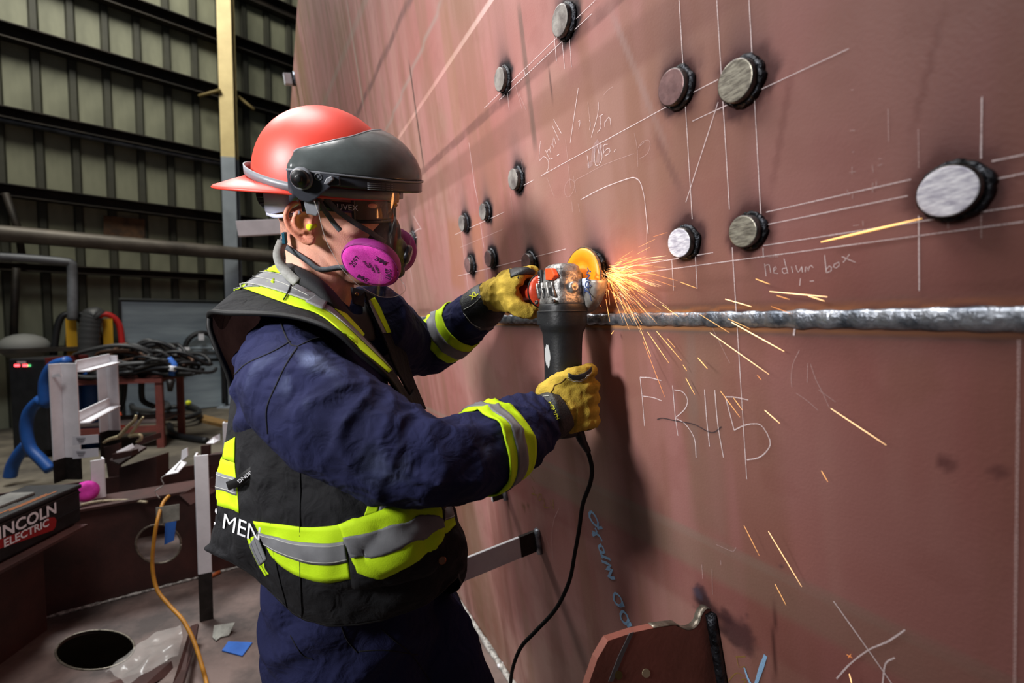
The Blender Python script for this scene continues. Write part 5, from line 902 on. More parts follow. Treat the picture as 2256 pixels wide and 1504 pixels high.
# black reinforcing patch along the thumb
pq = crom([(1252, 829), (1270, 832), (1288, 826), (1301, 814)], 20); patch_on(SGR, pq+[[0, -6]], pq+[[0, 4]], 20, 6, .0022, Mblh, glr, 'thumb_patch', .002)
for dy in (3, 6): seam(SGR, [(1252, 829+dy), (1270, 833+dy), (1288, 827+dy), (1302, 814+dy)], .0005, Mwth, glr, 'thumb_stitch', 20, .0028)
seam(SGR, [(1246, 832), (1236, 842), (1222, 848), (1218, 858), (1212, 866)], .0009, mat('hide_seam', bs(110, 84, 28), .9), glr, 'hide_seam', 20, .0008)
# left hand round the side handle
lO = h0+hx*.112; lz = hx; lx = unit(gn-(gn@hx)*hx); ly = np.cross(lz, lx); ly = ly if ly@ga > 0 else -ly                                  # lx off the hull, ly up, lz out along the handle
fg = [([(.034, .024, z), (.016, .040, z), (-.012, .040, z), (-.032, .020, z), (-.034, -.008, z), (-.020, -.026, z)], [.0150, .0140, .0130, .0125, .0115, .0100]) for z in (-.034, -.010, .014, .036)]
th = ([(.040, -.016, -.018), (.030, -.034, -.034), (.008, -.040, -.042), (-.016, -.034, -.042), (-.028, -.020, -.040)], [.0185, .0175, .0160, .0140, .0120])
Vl, Fl = hand(lO, lx, ly, lz, fg, th, [((.040, .004, .004), (.022, .036, .044)), ((.034, -.018, -.008), (.022, .026, .034))], ([P(1078, 668, 1.105), P(1090, 650, 1.09), lO+.040*lx-.002*ly+.006*lz], [.038, .040, .036]), seed=5)
gll = obj('work_glove', Vl, Fl, Mylw, person, label='yellow hide work glove gripping the side handle'); SGL = Surf(Vl, Fl)
gR2 = gaunt([(1030, 704, 1.145, .046), (1046, 692, 1.13, .053), (1066, 674, 1.112, .054), (1086, 656, 1.098, .046)], seed=6)
o = obj('gauntlet_cuff', *loft(gR2), Mblh, gll, label='black gauntlet cuff'); SG2 = Surf(*loft(gR2)); text_on(SG2, 'XL', 16, 1040, 660, (.75, -.62), (-.5, -.75), Myth, o, .0015, 'cuff_print', .6)
for px in ([(1022, 682), (1045, 668), (1072, 640)], [(1022, 690), (1040, 712), (1058, 722)]): seam(SG2, px, .0006, Mwth, o, 'cuff_stitch', 20, .0008)
patch_on(SGL, [(1122, 592), (1140, 587), (1162, 590), (1178, 597)], [(1126, 612), (1142, 606), (1162, 604), (1176, 606)], 16, 8, .0018, Mblh, gll, 'palm_patch', .002)
# ================================================================== CLUTTER ON THE LEFT
def fz(x, y, z=ZF): return onz(x, y, z)
def cyl(a, b, r, m=10): return tube([np.asarray(a, float), np.asarray(b, float)], r, m)
UZ = np.array([0, 0, 1.])
# ---- wire feeder
wf = thing('wire_feeder', 'black boxy welding wire feeder with red and white logo', 'wire feeder')
c0, c1 = onz(181, 1147, ZT+.002), onz(0, 1241, ZT+.002); c1 = c1-unit(c0-c1)*.12; fd = unit(c0-c1); fn_ = unit(np.cross(fd, UZ)); fn_ = fn_ if fn_@(CAM-c0) > 0 else -fn_
HB = P(178, 1064, (c0-CAM)@FW)[2]-ZT; Mfb = mat('feeder_black', bs(34, 34, 36), .45, .1, bs(22, 22, 24), 20, .6, .06, 140); Mfr = mat('logo_red', bs(150, 28, 30), .5); Mfs = mat('feeder_shelf', bs(70, 70, 68), .5, 0, bs(120, 118, 112), 12, .4)
L_ = np.linalg.norm(c0-c1); cc_ = (c0+c1)/2-fn_*.11; AX = (fd, -fn_, UZ); fb = obj('case', *box(cc_+UZ*HB*.44, (L_, .22, HB*.88), AX), Mfb, wf, False); bevel(fb, .012, 3)
lid = obj('lid', *box(cc_+UZ*HB*.93, (L_+.01, .23, HB*.12), AX), Mfb, wf, False); bevel(lid, .008, 3); o = obj('lid_ridge', *box(cc_+UZ*HB*1.02-fn_*.02, (L_*.5, .10, HB*.10), AX), Mfs, wf, False); bevel(o, .006)
for k in range(5): obj('warning_stripe', *box(cc_+fn_*(.085-.012*k)+UZ*(HB*.992)-fd*(.03*k-.05), (L_*.42, .004, .003), AX), mat('label_orange', bs(180, 110, 60), .7) if k < 2 else Mfs, wf, False)
hd_ = crom([cc_-fd*.02-fn_*.02+UZ*HB, cc_-fd*.02-fn_*.02+UZ*(HB+.055), cc_-fd*.26-fn_*.02+UZ*(HB+.06), cc_-fd*.30-fn_*.02+UZ*HB], 24); obj('carry_handle', *tube(hd_, .013, 10), Mfb, wf)
for k in (.3, .62): obj('case_rib', *box((c0+c1)/2+fn_*.001+UZ*HB*k*1.25, (L_*.98, .004, .006), AX), Mfb, wf, False)
def ftext(s_, size, x, y, m, n, b=0.): 
    q = onplane(x, y, c0+fn_*.006, fn_); return text(s_, size, q, fd, UZ, m, wf, n, bold=b)
qr = [onplane(x, y, c0+fn_*.003, fn_) for x, y in ((-40, 1203), (100, 1150), (104, 1140), (120, 1139), (124, 1146), (122, 1160), (116, 1168), (-40, 1222))]; obj('logo_panel', *prism(qr, fn_*.001), Mfr, wf, False)
ftext('LINCOLN', .064, -24, 1198, Mwht, 'logo_lettering', .0016); ftext('ELECTRIC', .043, 8, 1206, Mwht, 'logo_lettering', .001)
# ---- white frame and posts (angle iron, bare at the foot)
Mangle = Mwp_
def post(x, ytop, ybot, D, w_, lab, bare=.14, w2=None, turn=0.):
    a, b = P(x, ytop, D), P(x, ybot, D); o = thing('angle_post', lab, 'post'); u = unit(D1*[1, 1, 0]); v = unit(np.cross(UZ, u)); cu, su = math.cos(turn), math.sin(turn); u, v = u*cu+v*su, -u*su+v*cu; v = v if v@(CAM-a) > 0 else -v
    for nm, z0, z1_, m in (('painted_length', b[2]+(a[2]-b[2])*bare, a[2], Mangle), ('bare_foot', b[2], b[2]+(a[2]-b[2])*bare, Mbare)):
        c = np.array([*a[:2], (z0+z1_)/2]); V, F = cat([box(c, (w_, .008, z1_-z0), (u, v, UZ)), box(c+v*(w2 or w_)/2-u*w_/2, (.008, w2 or w_, z1_-z0), (u, v, UZ))]); bevel(obj(nm, V, F, m, o, False), .001)
    return o, u, v
fr = thing('white_frame', 'white angle-iron frame with two posts and two rails beside the table', 'frame'); fa, fb_ = P(152, 800, 2.55), P(246, 785, 3.1); u_ = unit((fb_-fa)*[1, 1, 0]); v_ = unit(np.cross(UZ, u_)); v_ = v_ if v_@(CAM-fa) > 0 else -v_
zt = fa[2]
def fpost(q, z0, z1_, m, n, w_=.075): 
    c = np.array([*q[:2], (z0+z1_)/2]); bevel(obj(n, *cat([box(c+v_*.0, (w_, .008, z1_-z0), (unit(RI), FW*[1, 1, 0], UZ)), box(c-RI*w_/2+np.array([-.006, -.03, 0]), (.008, .07, z1_-z0), (unit(RI), FW*[1, 1, 0], UZ))]), m, fr, False), .001)
fpost(fa, ZT+.14, zt, Mangle, 'post', .085); fpost(fa, ZT+.013, ZT+.14, Mbare, 'post_foot', .085); fpost(fb_, ZT+.16, zt, Mangle, 'post'); fpost(fb_, ZT-.06, ZT+.16, Mbare, 'post_foot')
for y0, y1, n in (((800, 786, 'rail')), ((915, 868, 'rail'))):
    p, q = P(168, y0+6, 2.58), P(240, y1+4, 3.08); q[2] = p[2]; obj(n, *cat([box((p+q)/2, (np.linalg.norm(p-q), .008, .06), (unit(q-p), v_, UZ)), box((p+q)/2+v_*.03-UZ*.03, (np.linalg.norm(p-q), .06, .008), (unit(q-p), v_, UZ))]), Mangle, fr, False)
obj('lug', *prism([P(112, 826, 2.5), P(132, 822, 2.5), P(134, 830, 2.5), P(116, 831, 2.5)], [0, .01, 0]), Mangle, fr, False)
Mtagp = mat('paper_tag', bs(206, 206, 212), .8); Mtagi = mat('tag_ink', bs(74, 74, 84), .9)
for y in (967, 997):
    q = [P(160, y-6, 2.50), P(216, y-10, 2.50), P(217, y+8, 2.50), P(160, y+14, 2.50)]; tg_ = obj('paper_tag', *prism(q, [0, .002, 0]), Mtagp, smooth=False, label='white paper tag taped to the white frame, '+('upper one' if y < 980 else 'lower one'), cat='tag', group='paper tags on the white frame')
    for k in range(3): obj('printed_line', *box(P(178, y-2+4*k, 2.496), (.05-.012*k, .001, .003)), Mtagi, tg_, False)
post(432, 1000, 1378, 2.10, .062, 'tall white angle post standing on the deck behind the back', .30, .05)
post(226, 1008, 1096, 2.34, .05, 'short white angle post beside the wire feeder', .02, .05, .4)
post(493, 930, 1098, 2.75, .045, 'white angle post nearest the vest, behind the tall one', .25, .04)
def plate(name, px, D, th, m, lab, cat_, grp=None):
    q = np.array([P(x, y, d) for (x, y), d in zip(px, D if hasattr(D, '__len__') else [D]*len(px))]); n = unit(np.cross(q[1]-q[0], q[2]-q[0])); return bevel(obj(name, *prism(q, n*th), m, smooth=False, label=lab, cat=cat_, group=grp), .001)
plate('angle_clip', [(363, 1046), (398, 1013), (412, 1018), (392, 1040)], [2.0, 2.08, 2.08, 2.0], .006, Mangle, 'white angle clip jutting left from the tall post', 'clip'); plate('angle_clip', [(398, 1016), (400, 992), (412, 986), (413, 1004)], 2.08, .006, Mangle, 'white upright clip at the top of the tall post', 'clip')
plate('angle_clip', [(454, 976), (470, 962), (484, 955), (484, 968), (470, 976)], [2.6, 2.7, 2.74, 2.74, 2.6], .006, Mangle, 'white angle clip on the post nearest the vest', 'clip')
plate('brown_stiffener', [(458, 1002), (520, 996), (520, 1018), (458, 1026)], 2.5, .05, Mbrn, 'short red-brown bar beside the vest', 'bar'); plate('brown_stiffener', [(442, 982), (460, 980), (460, 1060), (444, 1072)], 2.55, .02, Mbrn, 'upright red-brown plate between the white posts', 'plate')
plate('brown_stiffener', [(395, 1090), (470, 1050), (512, 1046), (512, 1062), (420, 1112)], [2.3, 2.5, 2.6, 2.6, 2.3], .02, Mbrn, 'slanting red-brown bar behind the tall white post', 'bar')
# ---- brown bracket pile with locking clamp
br = thing('bracket_stack', 'red-brown welded bracket stack on the far web', 'bracket'); 
for px, D, th in (([(262, 1030), (345, 1004), (345, 1080), (322, 1096), (262, 1096)], 2.75, .10), ([(228, 985), (262, 976), (262, 1060), (240, 1064)], 2.9, .02), ([(240, 1012), (300, 978), (322, 984), (262, 1022)], [2.7, 2.8, 2.8, 2.7], .02), ([(300, 968), (338, 956), (340, 968), (304, 982)], 2.85, .06), ([(246, 1000), (290, 992), (290, 1004), (248, 1014)], 2.66, .05)):
    q = np.array([P(x, y, d) for (x, y), d in zip(px, D if hasattr(D, '__len__') else [D]*len(px))]); n = unit(np.cross(q[1]-q[0], q[2]-q[0])); bevel(obj('bracket_piece', *prism(q, n*th), Mbrn, br, False), .002)
obj('bracket_piece', *prism([P(256, 996, 2.70), P(292, 978, 2.78), P(296, 986, 2.78), P(262, 1004, 2.70)], [0, 0, .004]), Mangle, br, False)
Mclamp = mat('dull_nickel', bs(196, 184, 150), .4, .5, bs(150, 138, 104), 30, .6); cl = thing('locking_clamp', 'pale locking clamp gripping the brown bracket stack', 'clamp')
for n, pts, r in (('upper_handle', [(262, 962), (282, 940), (296, 926), (300, 914)], .010), ('lower_handle', [(285, 960), (300, 940), (310, 926), (316, 918)], .008), ('jaw_frame', [(262, 962), (240, 968), (228, 975)], .010), ('jaw_arm', [(285, 960), (308, 958), (310, 968), (300, 974)], .010)): obj(n, *tube(crom([P(x, y, 2.62) for x, y in pts], 14), np.linspace(r*1.2, r*.7, 14), 8), Mclamp, cl)
# ---- small odds and ends near the web
obj('grinding_disc', *lathe([(.01, 0), (.05, 0), (.05, .010), (.02, .014), (.01, .012)], P(190, 1082, 2.25), unit([.8, -.5, .2]), 26), Mpk, label='magenta round disc behind the black wire feeder', cat='disc')
obj('rope', *tube(crom([P(178, 1112, 2.2), P(220, 1104, 2.25), P(280, 1102, 2.3), P(324, 1106, 2.3)], 24), .007, 8), mat('pale_rope', bs(176, 164, 138), .9, 0, bs(120, 110, 90), 120, .9), label='short pale rope lying on the web flange', cat='rope')
obj('twisted_wire', *tube(crom([P(398, 1018, 2.02), P(380, 1040, 2.02), P(356, 1052, 2.03), P(360, 1068, 2.04), P(342, 1082, 2.05), P(352, 1098, 2.06)], 40), .0022, 6), mat('pale_wire', bs(176, 172, 168), .5), label='thin pale twisted wire hanging from the white clip', cat='wire')
pl = thing('taped_card', 'grey card with blue tape hanging above the oval hole', 'card'); D_ = 2.02
obj('card', *prism([P(343, 1118, D_), P(395, 1110, D_), P(395, 1145, D_), P(345, 1156, D_)], [0, .002, 0]), mat('grey_card', bs(150, 148, 138), .8, 0, bs(110, 108, 100), 14, .8), pl, False); Mbt = mat('blue_tape', bs(52, 108, 196), .7, 0, bs(44, 92, 172), 20, .5); obj('blue_tape', *prism([P(364, 1152, D_), P(388, 1148, D_), P(383, 1190, D_), P(362, 1200, D_)], [0, .002, 0]), Mbt, pl, False)
obj('extension_cord', *tube(crom([P(372, 1092, 2.1), P(358, 1110, 2.05), P(346, 1150, 1.98), P(338, 1200, 1.96), P(336, 1250, 1.95), P(346, 1298, 1.93), P(372, 1332, 1.90), P(400, 1362, 1.86), P(418, 1392, 1.83), P(432, 1425, 1.80), P(446, 1470, 1.76), P(456, 1510, 1.72), P(470, 1600, 1.52)], 90), .0075, 8), mat('amber_cord', bs(186, 128, 34), .55, 0, bs(150, 100, 26), 30, .5), label='amber extension cord trailing down past the white post', cat='cord')
obj('blue_tape_piece', *prism([onz(x, y, .002) for x, y in ((489, 1434), (503, 1414), (556, 1416), (534, 1446))], [0, 0, .004]), Mbt, smooth=False, label='blue square of masking tape on the deck', cat='tape')
q = [onz(x, y, .004) for x, y in ((468, 1404), (472, 1388), (494, 1384), (518, 1386), (504, 1400), (486, 1404), (476, 1412))]; q[1] = q[1]+UZ*.02; q[3] = q[3]+UZ*.03; o = obj('paper_scrap', *prism(q, [0, 0, .003]), mat('grey_scrap', bs(160, 160, 152), .8, 0, bs(120, 120, 114), 20, .8), smooth=False, label='crumpled grey paper scrap above the blue tape', cat='paper')
for x, y, n in ((614, 1424, 0), (1104, 1464, 1)): obj('chalk_stub', *cyl(onz(x-6, y+4, .008), onz(x+6, y-4, .008), .008, 8), Mwht, label=('white chalk stub on the deck left of the trousers', 'white chalk stub on the deck right of the trousers')[n], cat='chalk')
obj('cord_stub', *cyl(onz(462, 1270, .012), onz(484, 1259, .012), .010, 8), mat('orange_stub', bs(180, 96, 50), .6), label='short orange stub by the foot of the web', cat='stub')
# flat bars and plastic film, lower left corner
plate('flat_bar', [(378, 1512), (420, 1378), (436, 1372), (428, 1420), (400, 1512)], [1.62, 1.98, 1.98, 1.9, 1.62], .012, Mbrn, 'brown flat bar leaning at the foot of the white post', 'bar')
plate('flat_bar', [(240, 1504), (378, 1455), (384, 1480), (300, 1525)], [1.74, 1.85, 1.82, 1.68], .02, Mbrn, 'brown bar lying on the deck under the plastic film', 'bar')
Mfilm = bpy.data.materials.new('plastic_film'); Mfilm.use_nodes = True; b_ = Mfilm.node_tree.nodes['Principled BSDF']; b_.inputs['Base Color'].default_value = (.72, .68, .64, 1); b_.inputs['Roughness'].default_value = .2; b_.inputs['Alpha'].default_value = .24
C_ = [[(232, 1490, 1.80), (300, 1430, 1.88), (345, 1400, 1.95), (398, 1378, 2.0)], [(262, 1500, 1.74), (320, 1450, 1.80), (360, 1425, 1.86), (402, 1405, 1.9)], [(280, 1512, 1.70), (330, 1475, 1.75), (365, 1455, 1.80), (392, 1440, 1.84)]]
C_ = np.array([[P(*q) for q in r] for r in C_]); A_ = np.array([crom(r, 34) for r in C_]); A_ = np.array([crom(A_[:, j], 24) for j in range(34)]).transpose(1, 0, 2).reshape(-1, 3); A_[:, 2] = np.maximum(A_[:, 2]+.03*vnoise(A_, 9, 4)+.012*vnoise(A_, 28, 6), .012)
obj('plastic_film', A_, gridf(24, 34), Mfilm, label='crumpled clear plastic film on the deck', cat='plastic film')
# ---- red table with the heap of cables
tb = thing('steel_table', 'red-brown steel table loaded with black cables', 'table'); Mtbl = mat('table_red', bs(128, 66, 58), .55, 0, bs(100, 52, 46), 6, .7)
cs = [fz(122, 1000), fz(356, 985)]; tu = unit(cs[1]-cs[0]); tv = unit(np.cross(UZ, tu)); tv = tv if tv@FW > 0 else -tv; zt_ = P(356, 832, (cs[1]-CAM)@FW)[2]; Lt = np.linalg.norm(cs[1]-cs[0])
obj('top', *box((cs[0]+cs[1])/2+tv*.35+UZ*(zt_-ZF-.03), (Lt+.1, .8, .06), (tu, tv, UZ)), Mtbl, tb, False)
for a in (0, 1):
    for b in (0, 1): obj('leg', *box(cs[a]+tv*.7*b+UZ*(zt_-ZF-.06)/2, (.09, .06, zt_-ZF-.06), (tu, tv, UZ)), Mtbl, tb, False)
for z in (.28,): obj('rail', *box((cs[0]+cs[1])/2+UZ*z*(zt_-ZF), (Lt, .05, .09), (tu, tv, UZ)), Mtbl, tb, False)
obj('shelf', *box((cs[0]+cs[1])/2+tv*.35+UZ*.36*(zt_-ZF), (Lt, .7, .02), (tu, tv, UZ)), Mdeck, tb, False)
Mcab = [mat('cable_black', bs(24, 24, 26), .5), mat('cable_grey', bs(58, 58, 58), .5), mat('cable_brown', bs(88, 60, 44), .55)]
tc_ = (cs[0]+cs[1])/2+tv*.3; tc_[2] = zt_; rr_ = np.random.RandomState(8)
for k in range(26):
    a0_ = rr_.rand()*6.28; rx, ry = .30+.50*rr_.rand(), .16+.2*rr_.rand(); ox, oy = (rr_.rand(2)-.5)*[.9, .25]; lay_ = k/26; hz = .03+.55*lay_*(1-.5*abs(ox)); tl = (rr_.rand()-.5)*.5
    q = [tc_+tu*(ox+.28+rx*(1-.35*lay_)*math.cos(a))+tv*(oy+ry*math.sin(a))+UZ*max(.03, hz+tl*.25*math.sin(a+a0_)+.04*math.sin(3*a+k)-.22*(math.cos(a)**2)*lay_) for a in np.linspace(a0_, a0_+5.2+rr_.rand()*.9, 40)]
    ci = 0 if rr_.rand() < .6 else (1 if rr_.rand() < .7 else 2); obj('cable_coil', *tube(q, .022+.008*rr_.rand(), 6), Mcab[ci], label='looped '+('black', 'grey', 'brown')[ci]+' cable '+('at the bottom', 'in the middle', 'on top')[int(3*lay_)]+(' left' if ox < -.12 else ' right' if ox > .12 else '')+' of the heap on the red table', cat='cable', group='cables heaped on the red table')
De = (cs[1]-CAM)@FW
ck = thing('cable_plug', 'blue and white cable plugs hanging off the table corner', 'plug'); obj('blue_sleeve', *tube(crom([P(372, 790, De), P(384, 806, De), P(378, 826, De)], 10), .045, 8), Mbt, ck); obj('white_ring', *tube(crom([P(381, 806, De-.05), P(379, 816, De-.05)], 5), .05, 8), Mwht, ck); obj('hanging_plug', *tube([P(376, 836, De), P(375, 862, De)], [.06, .03], 8), Mbare, ck)
for k, (pts, m, r) in enumerate([([(312, 832), (312, 870), (318, 885), (340, 895)], 0, .04), ([(276, 832), (272, 880), (262, 905)], 0, .035)]): obj('hanging_cable', *tube(crom([P(x, y, De+.2) for x, y in pts], 20), r, 7), Mcab[m], label='black cable hanging below the red table, '+('right one' if k == 0 else 'left one'), cat='cable')
# ---- hoses, reels, machines by the wall
Mbh = mat('blue_hose', bs(24, 74, 140), .5, 0, bs(18, 58, 116), 6, .5); Mdk = mat('dark_machine', bs(30, 30, 32), .5, .1, bs(18, 18, 20), 8, .6); Myel = mat('reel_yellow', bs(200, 150, 24), .5); Mrd = mat('reel_red', bs(190, 36, 34), .5)
for n, pts, D, r in (('nearest the white frame', [(150, 795), (118, 806), (100, 840), (98, 890), (90, 880), (66, 905), (58, 940), (66, 985), (90, 1012), (112, 1035)], 5.0, .055), ('farther left, running down to the floor', [(60, 978), (42, 1000), (28, 1025), (22, 1050)], 5.2, .06)): obj('blue_hose', *tube(crom([P(x, y, D) for x, y in pts], 50), r, 10), Mbh, label='thick blue hose hanging in loops, '+n, cat='hose')
for x in (180, 204): obj('gas_cylinder', *lathe([(0, 0), (.10, 0), (.10, 1.0), (.07, 1.10), (.03, 1.14), (.03, 1.2), (0, 1.2)], fz(x, 985), UZ, 16), Mbh, label='blue gas cylinder under the table, '+('left' if x < 190 else 'right')+' one', cat='cylinder', group='blue cylinders')
Dm = 6.2; wm = thing('welding_machine', 'dark welding machine with two red digital displays', 'welding machine'); qm = P(62, 860, Dm); za = P(60, 790, Dm)[2]
o = obj('cabinet', *box(np.array([qm[0], qm[1]+.3, (za+ZF+.1)/2]), (.50, .6, za-ZF-.1), None), Mdk, wm, False); bevel(o, .02); obj('side_panel', *box(np.array([qm[0]+.26, qm[1]+.3, za-.12]), (.06, .58, .26)), mat('maroon_panel', bs(96, 30, 28), .5), wm, False)
for x, m, e in ((38, (1, .05, .06), 6), (56, (1, .05, .06), 6), (65, (.1, .6, .2), 1.2)): obj('display', *box(P(x, 805, Dm-.02), (.06 if e > 2 else .03, .02, .03)), mat('display_glow', m, .5, emit=m, es=e), wm, False)
obj('display_plate', *box(P(49, 798, Dm-.01), (.12, .02, .035)), mat('pale_plate', bs(150, 150, 150), .5), wm, False)
for x in (24, 80): obj('wheel', *lathe([(0, 0), (.10, 0), (.10, .06), (0, .06)], np.array([P(x, 860, Dm)[0], qm[1]+.1, ZF+.1]), RI, 18), Mdk, wm)
obj('wall_shelf', *box(wl(50, 770, .5), (4.2, .7, .07), (WD, WN, UZ)), Mgirt, wall, False)
obj('round_lid', *ellipsoid(wl(54, 763, .5)+UZ*.0, (.32, .32, .22), None, 24, 10), mat('pale_lid', bs(120, 120, 116), .7), label='pale dome-shaped lid on the dark wall shelf', cat='lid')
for k, (x, a_) in enumerate(((156, 0), (185, 1), (236, 2))):
    q = wl(x, 700, .6); o = thing('hose_reel', 'yellow wall hose reel, '+('left' if k == 0 else 'middle' if k == 1 else 'right, with red hose')+' one', 'hose reel', 'yellow hose reels')
    zb = wl(x, 792, .6)[2]; zt2 = wl(x, 702, .6)[2]; obj('frame', *box(np.array([q[0], q[1], (zb+zt2)/2]), (.14 if k != 1 else .06, .12, zt2-zb), (WD, WN, UZ)), Myel, o, False); obj('hose_loop', *tube(crom([q+WD*-.25+UZ*(zb-q[2]), q+WD*-.15+UZ*(zt2-q[2]-.05), q+UZ*(zt2-q[2]+.08), q+WD*.16+UZ*(zt2-q[2]-.1), q+WD*.2+UZ*(zb-q[2]+.2)], 24), .05, 8), Mrd if k == 2 else Mcab[0], o)
obj('duct_hose', *tube(crom([wl(196, 790, .8), wl(198, 730, .8), wl(205, 695, .8), wl(215, 700, .8)], 30), .15*(1+.06*np.sin(np.arange(30)*2.6)), 14), Mcab[1], label='grey ribbed duct hose between the yellow reels', cat='hose')
obj('pipe', *tube(crom([wl(-40, 563, .8), wl(60, 569, .8), wl(140, 576, .8), wl(156, 580, .8), wl(159, 592, .8), wl(160, 640, .8), wl(160, 705, .8)], 60), .07, 10), mat('pale_pipe', bs(120, 122, 126), .5, .2, bs(64, 62, 60), 1.5, .9), label='grey pipe with an elbow dropping down the back wall', cat='pipe')
obj('pipe', *tube([wl(12, 425, .3), wl(40, 505, .3), wl(50, 575, .3)], .05, 8), Mgirt, label='dark bent conduit at the far left of the wall', cat='pipe')
obj('pipe', *tube([wl(36, 590, .4), wl(32, 680, .4), wl(30, 755, .4)], .05, 8), Mgirt, label='dark vertical conduit left of the elbow pipe', cat='pipe')
ha = [(397, 812), (404, 775), (418, 745), (444, 733), (468, 742), (484, 772), (492, 815), (494, 888)]; obj('hose_arch', *tube(crom([wl(x, y, .45) for x, y in ha], 40), .05, 8), Mcab[0], label='black hose arched over a hanger on the grey panel', cat='hose')
hg_ = thing('hose_hanger', 'white hose hanger bar fixed to the grey panel', 'hanger'); obj('bar', *tube([wl(396, 767, .4), wl(490, 766, .4)], .03, 6), Mpanel, hg_)
for x, y, w_, h_2 in ((406, 768, .17, .06), (480, 766, .17, .06), (443, 742, .09, .13)): obj('clip', *box(wl(x, y, .52), (w_, .06, h_2), (WD, WN, UZ)), Mwht, hg_, False)
for k, (x, y, rx, ry) in enumerate(((350, 900, 52, 16), (375, 905, 62, 17), (395, 908, 44, 12), (330, 893, 40, 12))): obj('hose_coil', *tube([fz(x+rx*math.cos(a), y+ry*math.sin(a), ZF+.05+.06*k) for a in np.linspace(0, 6.283, 40)], .045, 8), Mcab[k % 2], label=('black hose coil lying lowest under the grey panel', 'grey hose coil, the widest of the pile under the grey panel', 'black hose coil at the right of the pile under the grey panel', 'grey hose coil at the left of the pile under the grey panel')[k], cat='hose', group='hose coils on the floor')
obj('hose_run', *tube(crom([fz(372, 935, ZF+.05), fz(382, 955, ZF+.05), fz(420, 965, ZF+.05), fz(455, 970, ZF+.05)], 24), .05, 8), Mcab[0], label='black hose crossing the shop floor toward the worker', cat='hose')
obj('ball', *ellipsoid(wl(415, 887, 1.0), (.05, .05, .05)), mat('yellow_ball', bs(214, 220, 40), .6), label='small yellow ball by the grey panel', cat='ball')
obj('plank', *prism([fz(450, 920), fz(522, 938), fz(522, 950), fz(440, 930)], [0, 0, .06]), mat('wood_plank', bs(150, 116, 66), .8, 0, bs(118, 90, 50), 6, .6), smooth=False, label='pale wooden plank on the shop floor', cat='plank')
cn = thing('traffic_cone', 'small orange cone under the table', 'cone'); obj('cone', *lathe([(.10, 0), (.02, .38), (0, .38)], fz(262, 948), UZ, 16), Morg, cn); obj('base', *box(fz(262, 948)+UZ*.01, (.26, .26, .02)), Morg, cn, False)
# ================================================================== SPARKS
Msp = mat('spark_glow', (1, .6, .2), .5, emit=(1, .42, .13), es=1.25); Msp2 = mat('spark_hot', (1, .8, .5), .5, emit=(1, .56, .24), es=2.2); Msp3 = mat('spark_dim', (1, .4, .1), .5, emit=(1, .30, .07), es=.6)
def streak(px, w, off=(.02, .03), taper=.35, n=7):
    a, b = np.array(px[0], float), np.array(px[-1], float); t = np.linspace(0, 1, n)[:, None]; q = np.array([H(*(a*(1-s)+b*s), off[0]*(1-s)+off[1]*s) for s in t[:, 0]]); D = ((q[n//2]-CAM)@FW)
    return tube(q, w*D/FPX*.36*(taper+(1-taper)*np.sin(np.pi*np.clip(t[:, 0]*.8+.15, 0, 1))), 5)
O3, S3 = np.array([1240, 540]), 3.27
big = [((1215, 555), (1595, 765), 3.2, 1), ((1060, 630), (1485, 930), 2.0, 1), ((1930, 1175), (2330, 1440), 2.2, 1), ((1490, 333), (1905, 372), 3.0, 1), ((1770, 365), (1885, 402), 3.0, 1), ((1170, 388), (1360, 443), 2.6, 1), ((1390, 243), (1490, 280), 2.2, 0), ((1540, 362), (1633, 390), 2.2, 0), ((1453, 1187), (1565, 1285), 2.2, 1), ((972, 810), (1042, 890), 2.4, 0), ((885, 955), (950, 1075), 1.8, 0), ((675, 620), (855, 830), 1.8, 0), ((610, 625), (765, 850), 1.8, 0), ((580, 695), (735, 1095), 1.2, 2), ((1135, 1050), (1275, 1238), 1.6, 0), ((1230, 1100), (1295, 1190), 1.4, 0), ((715, 430), (835, 515), 1.6, 0), ((845, 265), (965, 310), 1.8, 0), ((310, 390), (338, 550), 1.8, 0), ((555, 595), (635, 800), 1.5, 0), ((865, 860), (893, 905), 1.6, 0), ((750, 670), (810, 740), 1.5, 0), ((1400, 935), (1430, 970), 1.4, 2), ((1500, 440), (1640, 490), 1.4, 2), ((350, 640), (368, 615), 2.4, 0), ((990, 500), (1200, 630), 1.4, 0), ((1190, 530), (1345, 600), 1.4, 0)]
big = [(np.array(a)/S3+O3, np.array(b)/S3+O3, w, k) for a, b, w, k in big]
for a, b, w, k in [((1157, 332), (1300, 570), 2.0, 1), ((1052, 307), (1118, 437), 1.3, 0), ((1185, 558), (1233, 650), 1.3, 0), ((1385, 72), (1413, 120), 1.8, 0), ((1505, 945), (1516, 990), 2.6, 1), ((1494, 862), (1518, 876), 1.6, 2), ((1500, 876), (1512, 860), 1.6, 2)]: big.append((np.array(a)/1.9516+[1100, 1000], np.array(b)/1.9516+[1100, 1000], w, k))
big.append((np.array([1809, 533]), np.array([2031, 481]), 6.5, 3))
Msp4 = mat('spark_near', (1, .7, .3), .5, emit=(1, .50, .13), es=1.7)
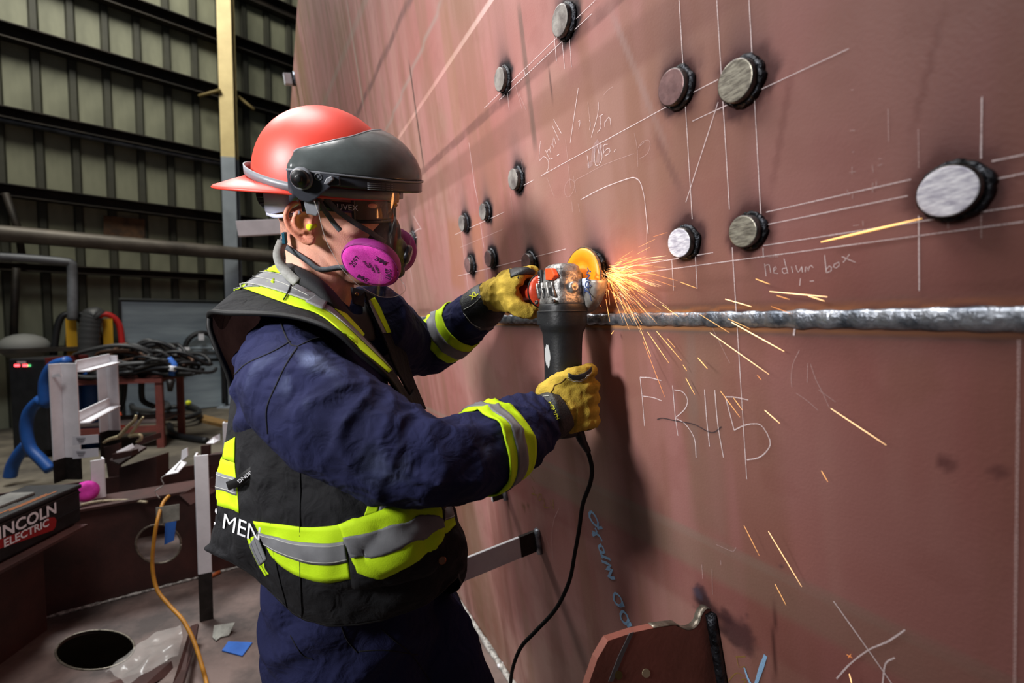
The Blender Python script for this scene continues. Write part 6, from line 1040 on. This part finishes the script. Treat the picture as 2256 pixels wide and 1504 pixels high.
for i, (a, b, w, k) in enumerate(big):
    off = (.012+.02*((i*37) % 10)/10, .012+.02*((i*53) % 10)/10) if k != 3 else (.03, .035)
    obj('spark_streak', *streak((a, b), w, off, .15 if k == 3 else .4), (Msp, Msp2, Msp3, Msp4)[k], label=(('long ' if np.linalg.norm(b-a) > 70 else 'short ')+('bright', 'pale hot', 'dim red', '')[k if k != 1 else 1]+' spark '+('above the weld seam' if max(a[1], b[1]) < 690 else 'crossing the weld seam' if min(a[1], b[1]) < 690 else 'below the seam over the chalk letters' if a[1] < 900 else 'low on the hull')+(' at left' if a[0] < 1480 else ' at right' if a[0] > 1650 else ' in the middle')) if k != 3 else 'thick orange spark just under the large silver boss', cat='spark', group='flying sparks' if k != 3 else None)
rs = np.random.RandomState(12); V_ = {0: [], 1: [], 2: []}; c0_ = np.array([1333, 598.])
for i in range(300):
    an = math.radians(np.clip(rs.normal(30, 27), -34, 92)) if i % 4 else math.radians(rs.uniform(-35, 60)); r0 = abs(rs.normal(0, 40))+4; r0 = min(r0, 190); ln_ = rs.uniform(8, 30)+r0*rs.uniform(.1, .45)
    st = c0_+np.array([rs.normal(0, 4), rs.normal(0, 8)]); d = np.array([math.cos(an), math.sin(an)]); a = st+d*r0; b = st+d*(r0+ln_)+np.array([0, .0007*(r0+ln_)**2*.5])
    o0 = .012+.02*rs.rand(); V_[rs.choice([0, 1, 2], p=[.5, .12, .38])].append(streak((a, b), rs.uniform(.4, .95), (o0, o0+.01), .3, 4))
for i in range(90):                           # the curl of sparks hugging the rim of the disc
    an = math.radians(rs.uniform(-20, 70)); p = np.array([1283, 612])+np.array([41, 62])*np.array([math.cos(an), math.sin(an)])+rs.normal(0, 2.5, 2); d = np.array([rs.uniform(-.4, 1.), rs.uniform(.0, 1.2)]); V_[rs.choice([0, 2])].append(streak((p, p+d*rs.uniform(6, 18)), rs.uniform(.6, 1.1), (.02, .02), .3, 4))
for k, m in ((0, Msp), (1, Msp2), (2, Msp3)): obj('grinding_sparks', *cat(V_[k]), m, label=('dense fan of orange grinding sparks beside the disc', 'hottest pale sparks within the fan beside the disc', 'dim red sparks within the fan beside the disc')[k], cat='sparks', kind='stuff')
g = H(1352, 604, .035); lamp('spark_light', 'POINT', g, g+HN, .30, (1, .42, .14), .02)
